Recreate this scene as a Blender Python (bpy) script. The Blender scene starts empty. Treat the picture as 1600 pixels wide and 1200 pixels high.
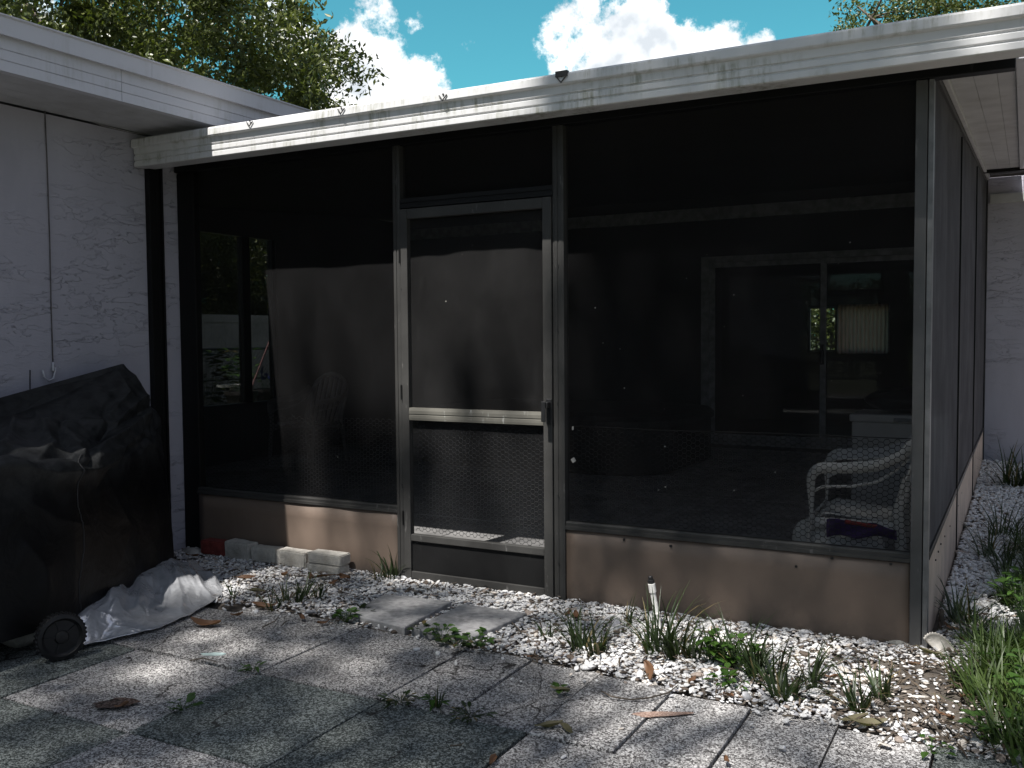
import bpy, bmesh, math, random
import numpy as np
from mathutils import Vector, Matrix

SC = bpy.context.scene
COL = SC.collection
R_ = math.radians
random.seed(7)
RNG = np.random.default_rng(11)

# ------------------------------------------------------------------ camera
CAM = np.array([.339, -4.355, 1.348])
_yaw, _pit, _rol = R_(28.279), R_(-2.806), R_(-0.4617)
FWD = np.array([-math.sin(_yaw)*math.cos(_pit), math.cos(_yaw)*math.cos(_pit), math.sin(_pit)])
_r0 = np.array([math.cos(_yaw), math.sin(_yaw), 0.]); _u0 = np.cross(_r0, FWD)
RGT = math.cos(_rol)*_r0 + math.sin(_rol)*_u0
UPV = -math.sin(_rol)*_r0 + math.cos(_rol)*_u0
cd = bpy.data.cameras.new('camera'); cam = bpy.data.objects.new('camera', cd); COL.objects.link(cam)
cd.sensor_width = 36.; cd.lens = 1480.53/1600*36; cd.clip_start = .05; cd.clip_end = 2000
M4 = Matrix.Identity(4)
for i in range(3):
    M4[i][0] = RGT[i]; M4[i][1] = UPV[i]; M4[i][2] = -FWD[i]; M4[i][3] = CAM[i]
cam.matrix_world = M4
SC.camera = cam

def ray(px, py):
    d = FWD + RGT*(px-800)/1480.53 - UPV*(py-600)/1480.53
    return d/np.linalg.norm(d)
def at(px, py, ax, v):
    d = ray(px, py); t = (v-CAM[ax])/d[ax]
    return CAM + t*d
def gnd(px, py, z=0.):
    return at(px, py, 2, z)

# ------------------------------------------------------------------ light
SUN = np.array([-.18, -1., 1.84]); SUN /= np.linalg.norm(SUN)
sd = bpy.data.lights.new('sun', 'SUN'); so = bpy.data.objects.new('sun', sd); COL.objects.link(so)
sd.energy = 5.0; sd.angle = R_(.53); sd.color = (1., .97, .93)
so.rotation_euler = Vector(SUN).to_track_quat('Z', 'Y').to_euler()
SUN_EL = math.asin(SUN[2]); SUN_ROT = math.atan2(SUN[0], SUN[1])

W = bpy.data.worlds.new('World'); SC.world = W; W.use_nodes = True
def build_world():
    nt = W.node_tree; N = nt.nodes; L = nt.links; N.clear()
    out = N.new('ShaderNodeOutputWorld'); bg = N.new('ShaderNodeBackground'); L.new(bg.outputs[0], out.inputs[0])
    bg.inputs['Strength'].default_value = .051
    sky = N.new('ShaderNodeTexSky'); sky.sky_type = 'NISHITA'; sky.sun_disc = False
    sky.sun_elevation = SUN_EL; sky.sun_rotation = SUN_ROT; sky.air_density = 1.0; sky.dust_density = 1.0; sky.ozone_density = 1.0
    tint = N.new('ShaderNodeMix'); tint.data_type = 'RGBA'; tint.blend_type = 'MULTIPLY'; tint.inputs[0].default_value = 1.
    L.new(sky.outputs[0], tint.inputs[6]); tint.inputs[7].default_value = (.66, 1.85, 1.55, 1)
    tc = N.new('ShaderNodeTexCoord')
    nz = N.new('ShaderNodeTexNoise'); nz.inputs['Scale'].default_value = 13.; nz.inputs['Detail'].default_value = 9.; nz.inputs['Roughness'].default_value = .68
    L.new(tc.outputs['Generated'], nz.inputs['Vector'])
    # the clouds of the photo as soft discs of the sky (directions), broken up by noise
    blobs = [((905, 60), 62, 1.), ((850, 75), 30, .6), ((960, 95), 80, 1.1), ((1030, 40), 34, .9), ((1010, 12), 26, .7), ((1060, 95), 60, 1.), ((1130, 80), 46, 1.),
             ((1180, 80), 30, .9), ((900, 10), 26, .6), ((565, 140), 80, 1.15), ((530, 105), 40, .9), ((625, 160), 80, 1.1), ((680, 175), 40, .55), ((590, 40), 34, .55),
             ((648, 38), 18, .6), ((690, 100), 16, .45), ((1085, 50), 12, .6), ((430, 60), 60, .8), ((300, 60), 50, .5), ((60, 30), 50, .6)]
    acc = None
    for (p, rad, w) in blobs:
        d = ray(*p); a = rad/1480.
        vm = N.new('ShaderNodeVectorMath'); vm.operation = 'DISTANCE'
        nrm = N.new('ShaderNodeVectorMath'); nrm.operation = 'NORMALIZE'
        L.new(tc.outputs['Generated'], nrm.inputs[0]); L.new(nrm.outputs[0], vm.inputs[0]); vm.inputs[1].default_value = tuple(d)
        mr = N.new('ShaderNodeMapRange'); mr.interpolation_type = 'SMOOTHSTEP'
        mr.inputs['From Min'].default_value = a*1.75; mr.inputs['From Max'].default_value = a*.25
        mr.inputs['To Min'].default_value = 0; mr.inputs['To Max'].default_value = w
        L.new(vm.outputs['Value'], mr.inputs['Value'])
        if acc is None: acc = mr.outputs[0]
        else:
            mx = N.new('ShaderNodeMath'); mx.operation = 'MAXIMUM'; L.new(acc, mx.inputs[0]); L.new(mr.outputs[0], mx.inputs[1]); acc = mx.outputs[0]
    # unseen scattered clouds added away from the framed patch to neutralise ambient light
    nz2 = N.new('ShaderNodeTexNoise'); nz2.inputs['Scale'].default_value = 2.6; nz2.inputs['Detail'].default_value = 3.
    L.new(tc.outputs['Generated'], nz2.inputs['Vector'])
    far = N.new('ShaderNodeVectorMath'); far.operation = 'DISTANCE'; L.new(tc.outputs['Generated'], far.inputs[0]); far.inputs[1].default_value = tuple(ray(800, 80))
    fm = N.new('ShaderNodeMapRange'); fm.inputs['From Min'].default_value = .5; fm.inputs['From Max'].default_value = .8; L.new(far.outputs['Value'], fm.inputs['Value'])
    g2 = N.new('ShaderNodeMath'); g2.operation = 'MULTIPLY'; L.new(nz2.outputs[0], g2.inputs[0]); L.new(fm.outputs[0], g2.inputs[1])
        # mask = blob + (noise-.5)*k
    nk = N.new('ShaderNodeMath'); nk.operation = 'MULTIPLY_ADD'; L.new(nz.outputs[0], nk.inputs[0]); nk.inputs[1].default_value = 2.8; nk.inputs[2].default_value = -1.4
    sm = N.new('ShaderNodeMath'); sm.operation = 'ADD'; L.new(acc, sm.inputs[0]); L.new(nk.outputs[0], sm.inputs[1])
    st = N.new('ShaderNodeMapRange'); st.interpolation_type = 'SMOOTHSTEP'; st.inputs['From Min'].default_value = .38; st.inputs['From Max'].default_value = .74
    L.new(sm.outputs[0], st.inputs['Value'])
    # broken grey-white layer of these added clouds, toning the sky light neutral
    vf = N.new('ShaderNodeMapRange'); vf.interpolation_type = 'SMOOTHSTEP'; vf.inputs['From Min'].default_value = .1; vf.inputs['From Max'].default_value = .5; vf.inputs['To Max'].default_value = .85
    L.new(g2.outputs[0], vf.inputs['Value'])
    ambient_veil = N.new('ShaderNodeMix'); ambient_veil.data_type = 'RGBA'; L.new(vf.outputs[0], ambient_veil.inputs[0]); L.new(tint.outputs[2], ambient_veil.inputs[6]); ambient_veil.inputs[7].default_value = (3.3, 3.0, 3.9, 1)
    mix = N.new('ShaderNodeMix'); mix.data_type = 'RGBA'; L.new(st.outputs[0], mix.inputs[0]); L.new(ambient_veil.outputs[2], mix.inputs[6]); 
    cn = N.new('ShaderNodeTexNoise'); cn.inputs['Scale'].default_value = 20.; cn.inputs['Detail'].default_value = 5.; L.new(tc.outputs['Generated'], cn.inputs['Vector'])
    cr = N.new('ShaderNodeValToRGB'); L.new(cn.outputs[0], cr.inputs[0]); e_ = cr.color_ramp.elements; e_[0].position = .34; e_[0].color = (.52, .56, .60, 1); e_[1].position = .56; e_[1].color = (1, 1, 1, 1)
    cs_ = N.new('ShaderNodeVectorMath'); cs_.operation = 'SCALE'; L.new(cr.outputs[0], cs_.inputs[0]); cs_.inputs['Scale'].default_value = 16.5
    L.new(cs_.outputs[0], mix.inputs[7])
    L.new(mix.outputs[2], bg.inputs['Color'])
build_world()

SC.view_settings.view_transform = 'Standard'; SC.view_settings.look = 'None'
SC.view_settings.exposure = .85; SC.view_settings.gamma = 1.; SC.view_settings.use_curve_mapping = False
SC.cycles.transparent_max_bounces = 24; SC.cycles.max_bounces = 8; SC.cycles.diffuse_bounces = 4; SC.cycles.use_denoising = True

# ------------------------------------------------------------------ noise
def vnoise(p, seed=0):
    p = np.asarray(p, float); i = np.floor(p).astype(np.int64); f = p-i; f = f*f*(3-2*f)
    def h(ix, iy, iz):
        n = (ix*374761393 + iy*668265263 + iz*2147483647 + seed*974634777) & 0xffffffff
        n = ((n ^ (n >> 13))*1274126177) & 0xffffffff
        return ((n ^ (n >> 16)) & 0xffff)/65535.
    r = 0
    for a in (0, 1):
        for b in (0, 1):
            for c in (0, 1):
                w = (f[..., 0] if a else 1-f[..., 0])*(f[..., 1] if b else 1-f[..., 1])*(f[..., 2] if c else 1-f[..., 2])
                r = r + w*h(i[..., 0]+a, i[..., 1]+b, i[..., 2]+c)
    return r
def fbm(p, seed=0, o=4):
    p = np.asarray(p, float); r = 0; a = .5; s = 0
    for k in range(o):
        r = r + a*vnoise(p*2**k, seed+k); s += a; a *= .5
    return r/s

# ------------------------------------------------------------------ mesh helpers
class MB:
    def __init__(s): s.v = []; s.f = []
    def add(s, vs, fs):
        o = len(s.v); s.v += [tuple(map(float, q)) for q in vs]; s.f += [tuple(o+i for i in q) for q in fs]; return s
    def box(s, x0, x1, y0, y1, z0, z1):
        return s.add([(x0, y0, z0), (x1, y0, z0), (x1, y1, z0), (x0, y1, z0), (x0, y0, z1), (x1, y0, z1), (x1, y1, z1), (x0, y1, z1)],
                     [(0, 3, 2, 1), (4, 5, 6, 7), (0, 1, 5, 4), (1, 2, 6, 5), (2, 3, 7, 6), (3, 0, 4, 7)])
    def obox(s, c, ax, ay, az):
        c, ax, ay, az = map(np.array, (c, ax, ay, az)); vs = []
        for sz in (-1, 1):
            for (sx, sy) in ((-1, -1), (1, -1), (1, 1), (-1, 1)): vs.append(c+ax*sx+ay*sy+az*sz)
        return s.add(vs, [(0, 3, 2, 1), (4, 5, 6, 7), (0, 1, 5, 4), (1, 2, 6, 5), (2, 3, 7, 6), (3, 0, 4, 7)])
    def tube(s, pts, r, n=8, cap=True):
        pts = [np.array(p, float) for p in pts]; rr = r if isinstance(r, (list, tuple)) else [r]*len(pts)
        rings = []; ref = None
        for i, p in enumerate(pts):
            t = pts[min(i+1, len(pts)-1)]-pts[max(i-1, 0)]; t = t/(np.linalg.norm(t)+1e-12)
            if ref is None:
                ref = np.array([0, 0, 1.]) if abs(t[2]) < .9 else np.array([1., 0, 0])
            a = np.cross(t, ref); a /= np.linalg.norm(a)+1e-12; b = np.cross(t, a); ref = np.cross(a, t)
            rings.append([p+rr[i]*(a*math.cos(2*math.pi*k/n)+b*math.sin(2*math.pi*k/n)) for k in range(n)])
        vs = [q for g in rings for q in g]; fs = []
        for i in range(len(pts)-1):
            for k in range(n):
                fs.append((i*n+k, i*n+(k+1) % n, (i+1)*n+(k+1) % n, (i+1)*n+k))
        if cap: fs += [tuple(reversed(range(n))), tuple((len(pts)-1)*n+k for k in range(n))]
        return s.add(vs, fs)
    def extrude(s, prof, axis, a0, a1):
        # prof: list of 2-D points in the two other axes (cyclic order), axis 0=x 1=y 2=z
        n = len(prof); vs = []
        for a in (a0, a1):
            for (p, q) in prof:
                vs.append({0: (a, p, q), 1: (p, a, q), 2: (p, q, a)}[axis])
        fs = [(i, (i+1) % n, n+(i+1) % n, n+i) for i in range(n)] + [tuple(range(n-1, -1, -1)), tuple(range(n, 2*n))]
        return s.add(vs, fs)
    def grid(s, P):
        P = np.asarray(P); nu, nv = P.shape[:2]
        return s.add(P.reshape(-1, 3), [(i*nv+j, (i+1)*nv+j, (i+1)*nv+j+1, i*nv+j+1) for i in range(nu-1) for j in range(nv-1)])
    def disc(s, c, nrm, r, t=.002, n=8):
        c = np.array(c, float); nrm = np.array(nrm, float); nrm /= np.linalg.norm(nrm)
        return s.tube([c-nrm*t, c+nrm*t], r, n)
    def build(s, name, mat=None, parent=None, smooth=False, bevel=0., solid=0., fix=True):
        me = bpy.data.meshes.new(name); me.from_pydata(s.v, [], s.f)
        if fix:
            bm = bmesh.new(); bm.from_mesh(me); bmesh.ops.recalc_face_normals(bm, faces=bm.faces); bm.to_mesh(me); bm.free()
        return link(name, me, mat, parent, smooth, bevel, solid)

def link(name, me, mat=None, parent=None, smooth=False, bevel=0., solid=0.):
    o = bpy.data.objects.new(name, me); COL.objects.link(o)
    if mat is not None:
        for m in (mat if isinstance(mat, (list, tuple)) else [mat]): me.materials.append(m)
    if parent is not None: o.parent = parent
    if smooth: me.polygons.foreach_set('use_smooth', [True]*len(me.polygons))
    if solid:
        m = o.modifiers.new('solid', 'SOLIDIFY'); m.thickness = solid; m.offset = 0
    if bevel:
        m = o.modifiers.new('bevel', 'BEVEL'); m.width = bevel; m.segments = 2; m.limit_method = 'ANGLE'; m.angle_limit = R_(40)
    return o

def npmesh(name, V, Fc, attrs=None):
    """V (n,3), Fc list of (m,k) arrays"""
    me = bpy.data.meshes.new(name); V = np.asarray(V, np.float32)
    me.vertices.add(len(V)); me.vertices.foreach_set('co', V.ravel())
    li = np.concatenate([np.asarray(f, np.int32).ravel() for f in Fc]); tot = np.concatenate([np.full(len(f), f.shape[1], np.int32) for f in Fc])
    st = np.concatenate([[0], np.cumsum(tot)[:-1]]).astype(np.int32)
    me.loops.add(len(li)); me.loops.foreach_set('vertex_index', li)
    me.polygons.add(len(tot)); me.polygons.foreach_set('loop_start', st); me.polygons.foreach_set('loop_total', tot)
    me.update(calc_edges=True)
    for k, a in (attrs or {}).items():
        t = me.attributes.new(k, 'FLOAT_COLOR', 'POINT'); c = np.ones((len(V), 4), np.float32); c[:, :3] = a; t.data.foreach_set('color', c.ravel())
    me.validate(); return me

def tag(o, label=None, cat=None, group=None, kind=None):
    for k, v in (('label', label), ('category', cat), ('group', group), ('kind', kind)):
        if v: o[k] = v
    return o
def thing(name, loc, label, cat, group=None, rz=0.):
    o = bpy.data.objects.new(name, None); COL.objects.link(o); o.location = loc; o.rotation_euler = (0, 0, rz); o.empty_display_size = .1
    return tag(o, label, cat, group)

# ------------------------------------------------------------------ materials
def new_mat(name):
    m = bpy.data.materials.new(name); m.use_nodes = True; nt = m.node_tree; nt.nodes.clear()
    out = nt.nodes.new('ShaderNodeOutputMaterial'); b = nt.nodes.new('ShaderNodeBsdfPrincipled'); nt.links.new(b.outputs[0], out.inputs[0])
    return m, nt, b, out
def nd(nt, t, **kw):
    n = nt.nodes.new(t)
    for k, v in kw.items():
        if k in n.inputs.keys(): n.inputs[k].default_value = v
        else: setattr(n, k, v)
    return n
def coords(nt, scale=(1, 1, 1), rot=(0, 0, 0), kind='Object'):
    tc = nd(nt, 'ShaderNodeTexCoord'); mp = nd(nt, 'ShaderNodeMapping'); mp.inputs['Scale'].default_value = scale; mp.inputs['Rotation'].default_value = rot
    nt.links.new(tc.outputs[kind], mp.inputs[0]); return mp.outputs[0]
def noise(nt, vec, scale, detail=4., rough=.55, dist=0.):
    n = nd(nt, 'ShaderNodeTexNoise'); n.inputs['Scale'].default_value = scale; n.inputs['Detail'].default_value = detail
    n.inputs['Roughness'].default_value = rough; n.inputs['Distortion'].default_value = dist
    nt.links.new(vec, n.inputs['Vector']); return n.outputs[0]
def ramp(nt, fac, stops):
    r = nd(nt, 'ShaderNodeValToRGB'); e = r.color_ramp.elements
    while len(e) < len(stops): e.new(.5)
    for i, (p, c) in enumerate(stops):
        e[i].position = p; e[i].color = (c, c, c, 1) if isinstance(c, (int, float)) else (*c, 1)
    nt.links.new(fac, r.inputs[0]); return r.outputs[0]
def mixc(nt, fac, a, b, mode='MIX'):
    m = nd(nt, 'ShaderNodeMix', data_type='RGBA', blend_type=mode)
    for i, x in ((0, fac), (6, a), (7, b)):
        if isinstance(x, (int, float)): m.inputs[i].default_value = x
        elif isinstance(x, tuple): m.inputs[i].default_value = (*x, 1)
        else: nt.links.new(x, m.inputs[i])
    return m.outputs[2]
def mapr(nt, v, a, b, c=0., d=1., smooth=True):
    m = nd(nt, 'ShaderNodeMapRange'); m.interpolation_type = 'SMOOTHSTEP' if smooth else 'LINEAR'
    for k, x in (('From Min', a), ('From Max', b), ('To Min', c), ('To Max', d)): m.inputs[k].default_value = x
    nt.links.new(v, m.inputs['Value']); return m.outputs[0]
def math_(nt, op, a, b=None):
    m = nd(nt, 'ShaderNodeMath', operation=op)
    for i, x in ((0, a), (1, b)):
        if x is None: continue
        if isinstance(x, (int, float)): m.inputs[i].default_value = x
        else: nt.links.new(x, m.inputs[i])
    return m.outputs[0]
def bump(nt, b, h, strength=.5, dist=.01, prev=None):
    n = nd(nt, 'ShaderNodeBump'); n.inputs['Strength'].default_value = strength; n.inputs['Distance'].default_value = dist
    nt.links.new(h, n.inputs['Height'])
    if prev is not None: nt.links.new(prev, n.inputs['Normal'])
    nt.links.new(n.outputs[0], b.inputs['Normal']); return n.outputs[0]

def mat_plain(name, col, rough=.6, metal=0., var=.25, scale=12., bmp=0., dirt=None, spec=.5):
    m, nt, b, out = new_mat(name)
    v = coords(nt); n = noise(nt, v, scale, 5.)
    lo = tuple(c*(1-var) for c in col); hi = tuple(min(1, c*(1+var)) for c in col)
    c = mixc(nt, mapr(nt, n, .3, .7), lo, hi)
    if dirt is not None:
        n2 = noise(nt, v, scale*.23, 6., .65); c = mixc(nt, mapr(nt, n2, .5, .72, 0., .8), c, dirt)
    nt.links.new(c, b.inputs['Base Color'])
    b.inputs['Roughness'].default_value = rough; b.inputs['Metallic'].default_value = metal; b.inputs['Specular IOR Level'].default_value = spec
    if bmp: bump(nt, b, noise(nt, v, scale*6, 4.), bmp, .004)
    return m

def mat_stucco(name, col, axis):
    """hand trowelled stucco: ridges stretched along the wall; axis = index of the wall's horizontal axis"""
    m, nt, b, out = new_mat(name)
    sc = [1., 1., 1.]; sc[axis] = .42; sc[2] = 1.5
    v = coords(nt, tuple(sc))
    warp = nd(nt, 'ShaderNodeTexNoise', Scale=3.2, Detail=2.); nt.links.new(v, warp.inputs['Vector'])
    add = nd(nt, 'ShaderNodeVectorMath', operation='MULTIPLY_ADD'); nt.links.new(warp.outputs['Color'], add.inputs[0]); add.inputs[1].default_value = (.22, .22, .22); nt.links.new(v, add.inputs[2])
    n1 = noise(nt, add.outputs[0], 7.5, 6., .55)
    plate = mapr(nt, n1, .50, .512)
    n1b = noise(nt, add.outputs[0], 12., 5., .6); plate2 = mapr(nt, n1b, .56, .57)
    n2 = noise(nt, v, 60., 5., .6)
    mask = mapr(nt, noise(nt, v, 1.7, 3.), .42, .62)
    h = math_(nt, 'ADD', math_(nt, 'MULTIPLY', math_(nt, 'ADD', plate, math_(nt, 'MULTIPLY', plate2, .6)), mask), math_(nt, 'MULTIPLY', n2, .28))
    bump(nt, b, h, 1., .007)
    stain = noise(nt, coords(nt, (1, 1, .35)), 1.6, 5., .6)
    c = mixc(nt, mapr(nt, stain, .35, .75), tuple(x*1.05 for x in col), tuple(x*.86 for x in col))
    nt.links.new(c, b.inputs['Base Color']); b.inputs['Roughness'].default_value = .85; b.inputs['Specular IOR Level'].default_value = .25
    return m

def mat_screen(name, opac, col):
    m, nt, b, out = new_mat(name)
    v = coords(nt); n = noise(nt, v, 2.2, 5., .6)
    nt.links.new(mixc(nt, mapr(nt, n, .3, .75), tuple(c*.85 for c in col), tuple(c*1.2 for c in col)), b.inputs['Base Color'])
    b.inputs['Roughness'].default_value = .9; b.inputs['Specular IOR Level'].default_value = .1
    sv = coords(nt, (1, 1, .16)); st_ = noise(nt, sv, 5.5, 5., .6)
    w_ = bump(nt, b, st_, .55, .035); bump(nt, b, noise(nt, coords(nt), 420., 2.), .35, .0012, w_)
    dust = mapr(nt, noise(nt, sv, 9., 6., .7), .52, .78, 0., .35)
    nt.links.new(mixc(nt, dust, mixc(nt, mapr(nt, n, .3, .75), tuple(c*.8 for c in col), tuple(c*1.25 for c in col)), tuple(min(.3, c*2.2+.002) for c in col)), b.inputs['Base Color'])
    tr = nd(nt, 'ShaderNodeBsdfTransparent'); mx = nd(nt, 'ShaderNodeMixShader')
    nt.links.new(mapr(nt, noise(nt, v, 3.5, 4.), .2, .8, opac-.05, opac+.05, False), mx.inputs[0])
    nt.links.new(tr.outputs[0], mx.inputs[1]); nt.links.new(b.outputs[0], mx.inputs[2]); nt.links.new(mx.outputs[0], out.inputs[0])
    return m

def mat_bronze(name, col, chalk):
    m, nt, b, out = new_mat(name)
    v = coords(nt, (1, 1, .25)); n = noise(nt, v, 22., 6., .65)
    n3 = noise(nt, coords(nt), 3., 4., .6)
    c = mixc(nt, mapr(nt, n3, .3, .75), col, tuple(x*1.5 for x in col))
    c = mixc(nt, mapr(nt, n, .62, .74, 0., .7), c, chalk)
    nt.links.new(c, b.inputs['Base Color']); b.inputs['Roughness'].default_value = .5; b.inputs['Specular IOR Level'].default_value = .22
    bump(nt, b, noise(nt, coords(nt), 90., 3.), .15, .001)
    return m

def mat_fascia(name, col, streak=.0):
    m, nt, b, out = new_mat(name)
    v = coords(nt, (14, 14, 1.6)); n = noise(nt, v, 2.2, 6., .7)
    big = noise(nt, coords(nt, (1., 1., 3.)), 1.8, 4., .6)
    f = math_(nt, 'MULTIPLY', mapr(nt, n, .42, .7), mapr(nt, big, .42, .62))
    c = mixc(nt, math_(nt, 'MULTIPLY', f, streak), col, (.17, .17, .09))
    fine = noise(nt, coords(nt), 60., 4., .7)
    c = mixc(nt, mapr(nt, fine, .68, .74, 0., .5), c, (.12, .11, .09))
    nt.links.new(c, b.inputs['Base Color']); b.inputs['Roughness'].default_value = .38
    bump(nt, b, noise(nt, coords(nt, (.6, .6, 1)), 9., 3.), .12, .01)
    return m

def mat_leaf(name, c1, c2, trans=.35, rough=.5):
    m, nt, b, out = new_mat(name)
    g = nd(nt, 'ShaderNodeNewGeometry')
    n = noise(nt, coords(nt), 1.1, 3.)
    f = math_(nt, 'ADD', math_(nt, 'MULTIPLY', g.outputs['Random Per Island'], .65), math_(nt, 'MULTIPLY', n, .4))
    c = mixc(nt, f, c1, c2)
    if name == 'grass_blade': c = mixc(nt, mapr(nt, g.outputs['Random Per Island'], .86, .9), c, (.16, .125, .055))
    nt.links.new(c, b.inputs['Base Color']); b.inputs['Roughness'].default_value = rough
    t = nd(nt, 'ShaderNodeBsdfTranslucent'); nt.links.new(mixc(nt, 1., c, (1.1, 1.3, .5), 'MULTIPLY'), t.inputs[0])
    mx = nd(nt, 'ShaderNodeMixShader'); mx.inputs[0].default_value = trans
    nt.links.new(b.outputs[0], mx.inputs[1]); nt.links.new(t.outputs[0], mx.inputs[2]); nt.links.new(mx.outputs[0], out.inputs[0])
    return m

def mat_paver(name, base, dark, light):
    m, nt, b, out = new_mat(name)
    v = coords(nt)
    vo = nd(nt, 'ShaderNodeTexVoronoi', Scale=240.); nt.links.new(v, vo.inputs['Vector'])
    vo2 = nd(nt, 'ShaderNodeTexVoronoi', Scale=140.); nt.links.new(v, vo2.inputs['Vector'])
    sp = nd(nt, 'ShaderNodeSeparateColor'); nt.links.new(vo.outputs['Color'], sp.inputs[0])
    sp2 = nd(nt, 'ShaderNodeSeparateColor'); nt.links.new(vo2.outputs['Color'], sp2.inputs[0])
    c = ramp(nt, sp.outputs[0], [(0., dark), (.22, dark), (.38, base), (.68, base), (.86, light), (1., light)])
    c = mixc(nt, mapr(nt, sp2.outputs[1], .72, .8, 0., .75), c, light)
    c = mixc(nt, mapr(nt, sp2.outputs[2], .78, .84, 0., .8), c, dark)
    big = noise(nt, v, 2.4, 6., .62)
    c = mixc(nt, mapr(nt, big, .46, .74, 0., .45), c, tuple(x*.36 for x in base))
    gi = nd(nt, 'ShaderNodeNewGeometry'); c = mixc(nt, 1., c, ramp(nt, gi.outputs['Random Per Island'], [(0., .80), (1., 1.12)]), 'MULTIPLY')
    wv = nd(nt, 'ShaderNodeTexVoronoi', Scale=1.15); wv.feature = 'DISTANCE_TO_EDGE'; wn = nd(nt, 'ShaderNodeTexNoise', Scale=6., Detail=5.); nt.links.new(v, wn.inputs['Vector'])
    wa = nd(nt, 'ShaderNodeVectorMath', operation='MULTIPLY_ADD'); nt.links.new(wn.outputs['Color'], wa.inputs[0]); wa.inputs[1].default_value = (.16, .16, .16); nt.links.new(v, wa.inputs[2]); nt.links.new(wa.outputs[0], wv.inputs['Vector'])
    crk = math_(nt, 'MULTIPLY', mapr(nt, wv.outputs['Distance'], .0, .006, 1., 0.), mapr(nt, big, .47, .53)); c = mixc(nt, crk, c, (.03, .027, .025))
    mid = noise(nt, v, 11., 5., .6)
    c = mixc(nt, mapr(nt, mid, .58, .76, 0., .3), c, tuple(x*.5 for x in base))
    nt.links.new(c, b.inputs['Base Color']); b.inputs['Roughness'].default_value = .9; b.inputs['Specular IOR Level'].default_value = .2
    h = math_(nt, 'ADD', math_(nt, 'MULTIPLY', vo.outputs['Distance'], -.8), math_(nt, 'MULTIPLY', noise(nt, v, 40., 5.), .8))
    bump(nt, b, h, .8, .006)
    return m

M = {}
M['stucco_left'] = mat_stucco('stucco_side', (.44, .43, .485), 1)
M['stucco_back'] = mat_stucco('stucco_rear', (.48, .465, .525), 0)
M['fascia'] = mat_fascia('white_aluminium_fascia', (.60, .60, .64), .25)
M['gutter'] = mat_fascia('mildewed_white_gutter', (.61, .605, .60), .85)
M['soffit'] = mat_plain('white_vinyl_soffit', (.52, .52, .535), .6, 0, .1, 6., 0, (.38, .37, .36))
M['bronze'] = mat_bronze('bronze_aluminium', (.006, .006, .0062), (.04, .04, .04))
M['bronze_lit'] = mat_bronze('lit_weathered_bronze', (.042, .041, .039), (.26, .25, .24))  # lit copy of the frame bronze: sunlight put into the paler base, chalky wear on top
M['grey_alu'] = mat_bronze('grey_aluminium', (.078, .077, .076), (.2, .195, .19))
M['door_panel'] = mat_bronze('door_kick_plate', (.009, .009, .0092), (.04, .04, .04))
M['grey_pipe'] = mat_plain('galvanised_pipe', (.15, .15, .15), .5)
def mat_kick():
    m, nt, b, out = new_mat('tan_painted_panel'); v = coords(nt)
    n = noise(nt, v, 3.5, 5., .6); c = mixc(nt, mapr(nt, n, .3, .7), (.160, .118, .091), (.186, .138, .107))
    sx = nd(nt, 'ShaderNodeSeparateXYZ'); nt.links.new(v, sx.inputs[0])
    spl = math_(nt, 'MULTIPLY', mapr(nt, math_(nt, 'ADD', sx.outputs['Z'], math_(nt, 'MULTIPLY', noise(nt, v, 14., 6., .7), .16)), .20, .06), .7)   # soil splashed up by rain
    c = mixc(nt, spl, c, (.075, .062, .052))
    c = mixc(nt, mapr(nt, noise(nt, coords(nt, (1, 1, .12)), 17., 6., .7), .62, .74, 0., .4), c, (.10, .078, .064))
    c = mixc(nt, mapr(nt, noise(nt, v, 95., 3., .6), .70, .74, 0., .6), c, (.25, .22, .19))
    nt.links.new(c, b.inputs['Base Color']); b.inputs['Roughness'].default_value = .6
    bump(nt, b, noise(nt, v, 5., 4.), .25, .01); return m
M['kick'] = mat_kick()
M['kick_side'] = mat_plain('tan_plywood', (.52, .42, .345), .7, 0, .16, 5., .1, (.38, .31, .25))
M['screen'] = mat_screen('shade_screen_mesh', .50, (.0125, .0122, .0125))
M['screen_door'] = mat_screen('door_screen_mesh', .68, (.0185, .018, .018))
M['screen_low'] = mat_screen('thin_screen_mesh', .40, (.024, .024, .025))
M['screen_side'] = mat_screen('grazing_side_screen', .80, (.105, .103, .112))  # grazing-view haze of the mesh put into its paler colour and higher opacity
M['wire'] = mat_plain('galvanised_wire', (.018, .018, .018), .6, .2)
M['concrete'] = mat_plain('porch_concrete', (.50, .49, .48), .85, 0, .25, 7., .25, (.15, .145, .14))
M['white_pl'] = mat_plain('white_plastic', (.88, .87, .85), .5, 0, .06, 5.)
M['shaded_pl'] = mat_plain('shaded_white_plastic', (.22, .21, .20), .5, 0, .1, 5.)  # shaded copy of the white plastic: porch gloom put into the far chair's colour
M['lint'] = mat_plain('lint_fluff', (.34, .33, .31), .9)
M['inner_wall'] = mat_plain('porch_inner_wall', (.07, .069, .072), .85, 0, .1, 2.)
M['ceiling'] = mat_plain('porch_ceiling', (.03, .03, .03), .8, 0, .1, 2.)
M['slider'] = mat_plain('slider_frame', (.45, .46, .47), .5)
M['dark'] = mat_plain('black_plastic', (.012, .012, .013), .5)
M['tyre'] = mat_plain('black_wheel_plastic', (.007, .007, .008), .6, 0, .2, 30., .3)
M['purple'] = mat_plain('purple_cloth', (.055, .018, .16), .8)
M['red'] = mat_plain('red_trim', (.35, .03, .03), .7)
M['blackbag'] = mat_plain('black_vinyl_bag', (.018, .018, .02), .4)
M['brick_w'] = mat_plain('whitewashed_brick', (.50, .475, .43), .9, 0, .22, 22., .8, (.22, .20, .16))
M['brick_r'] = mat_plain('red_brick', (.19, .035, .028), .9, 0, .3, 22., .8)
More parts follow.
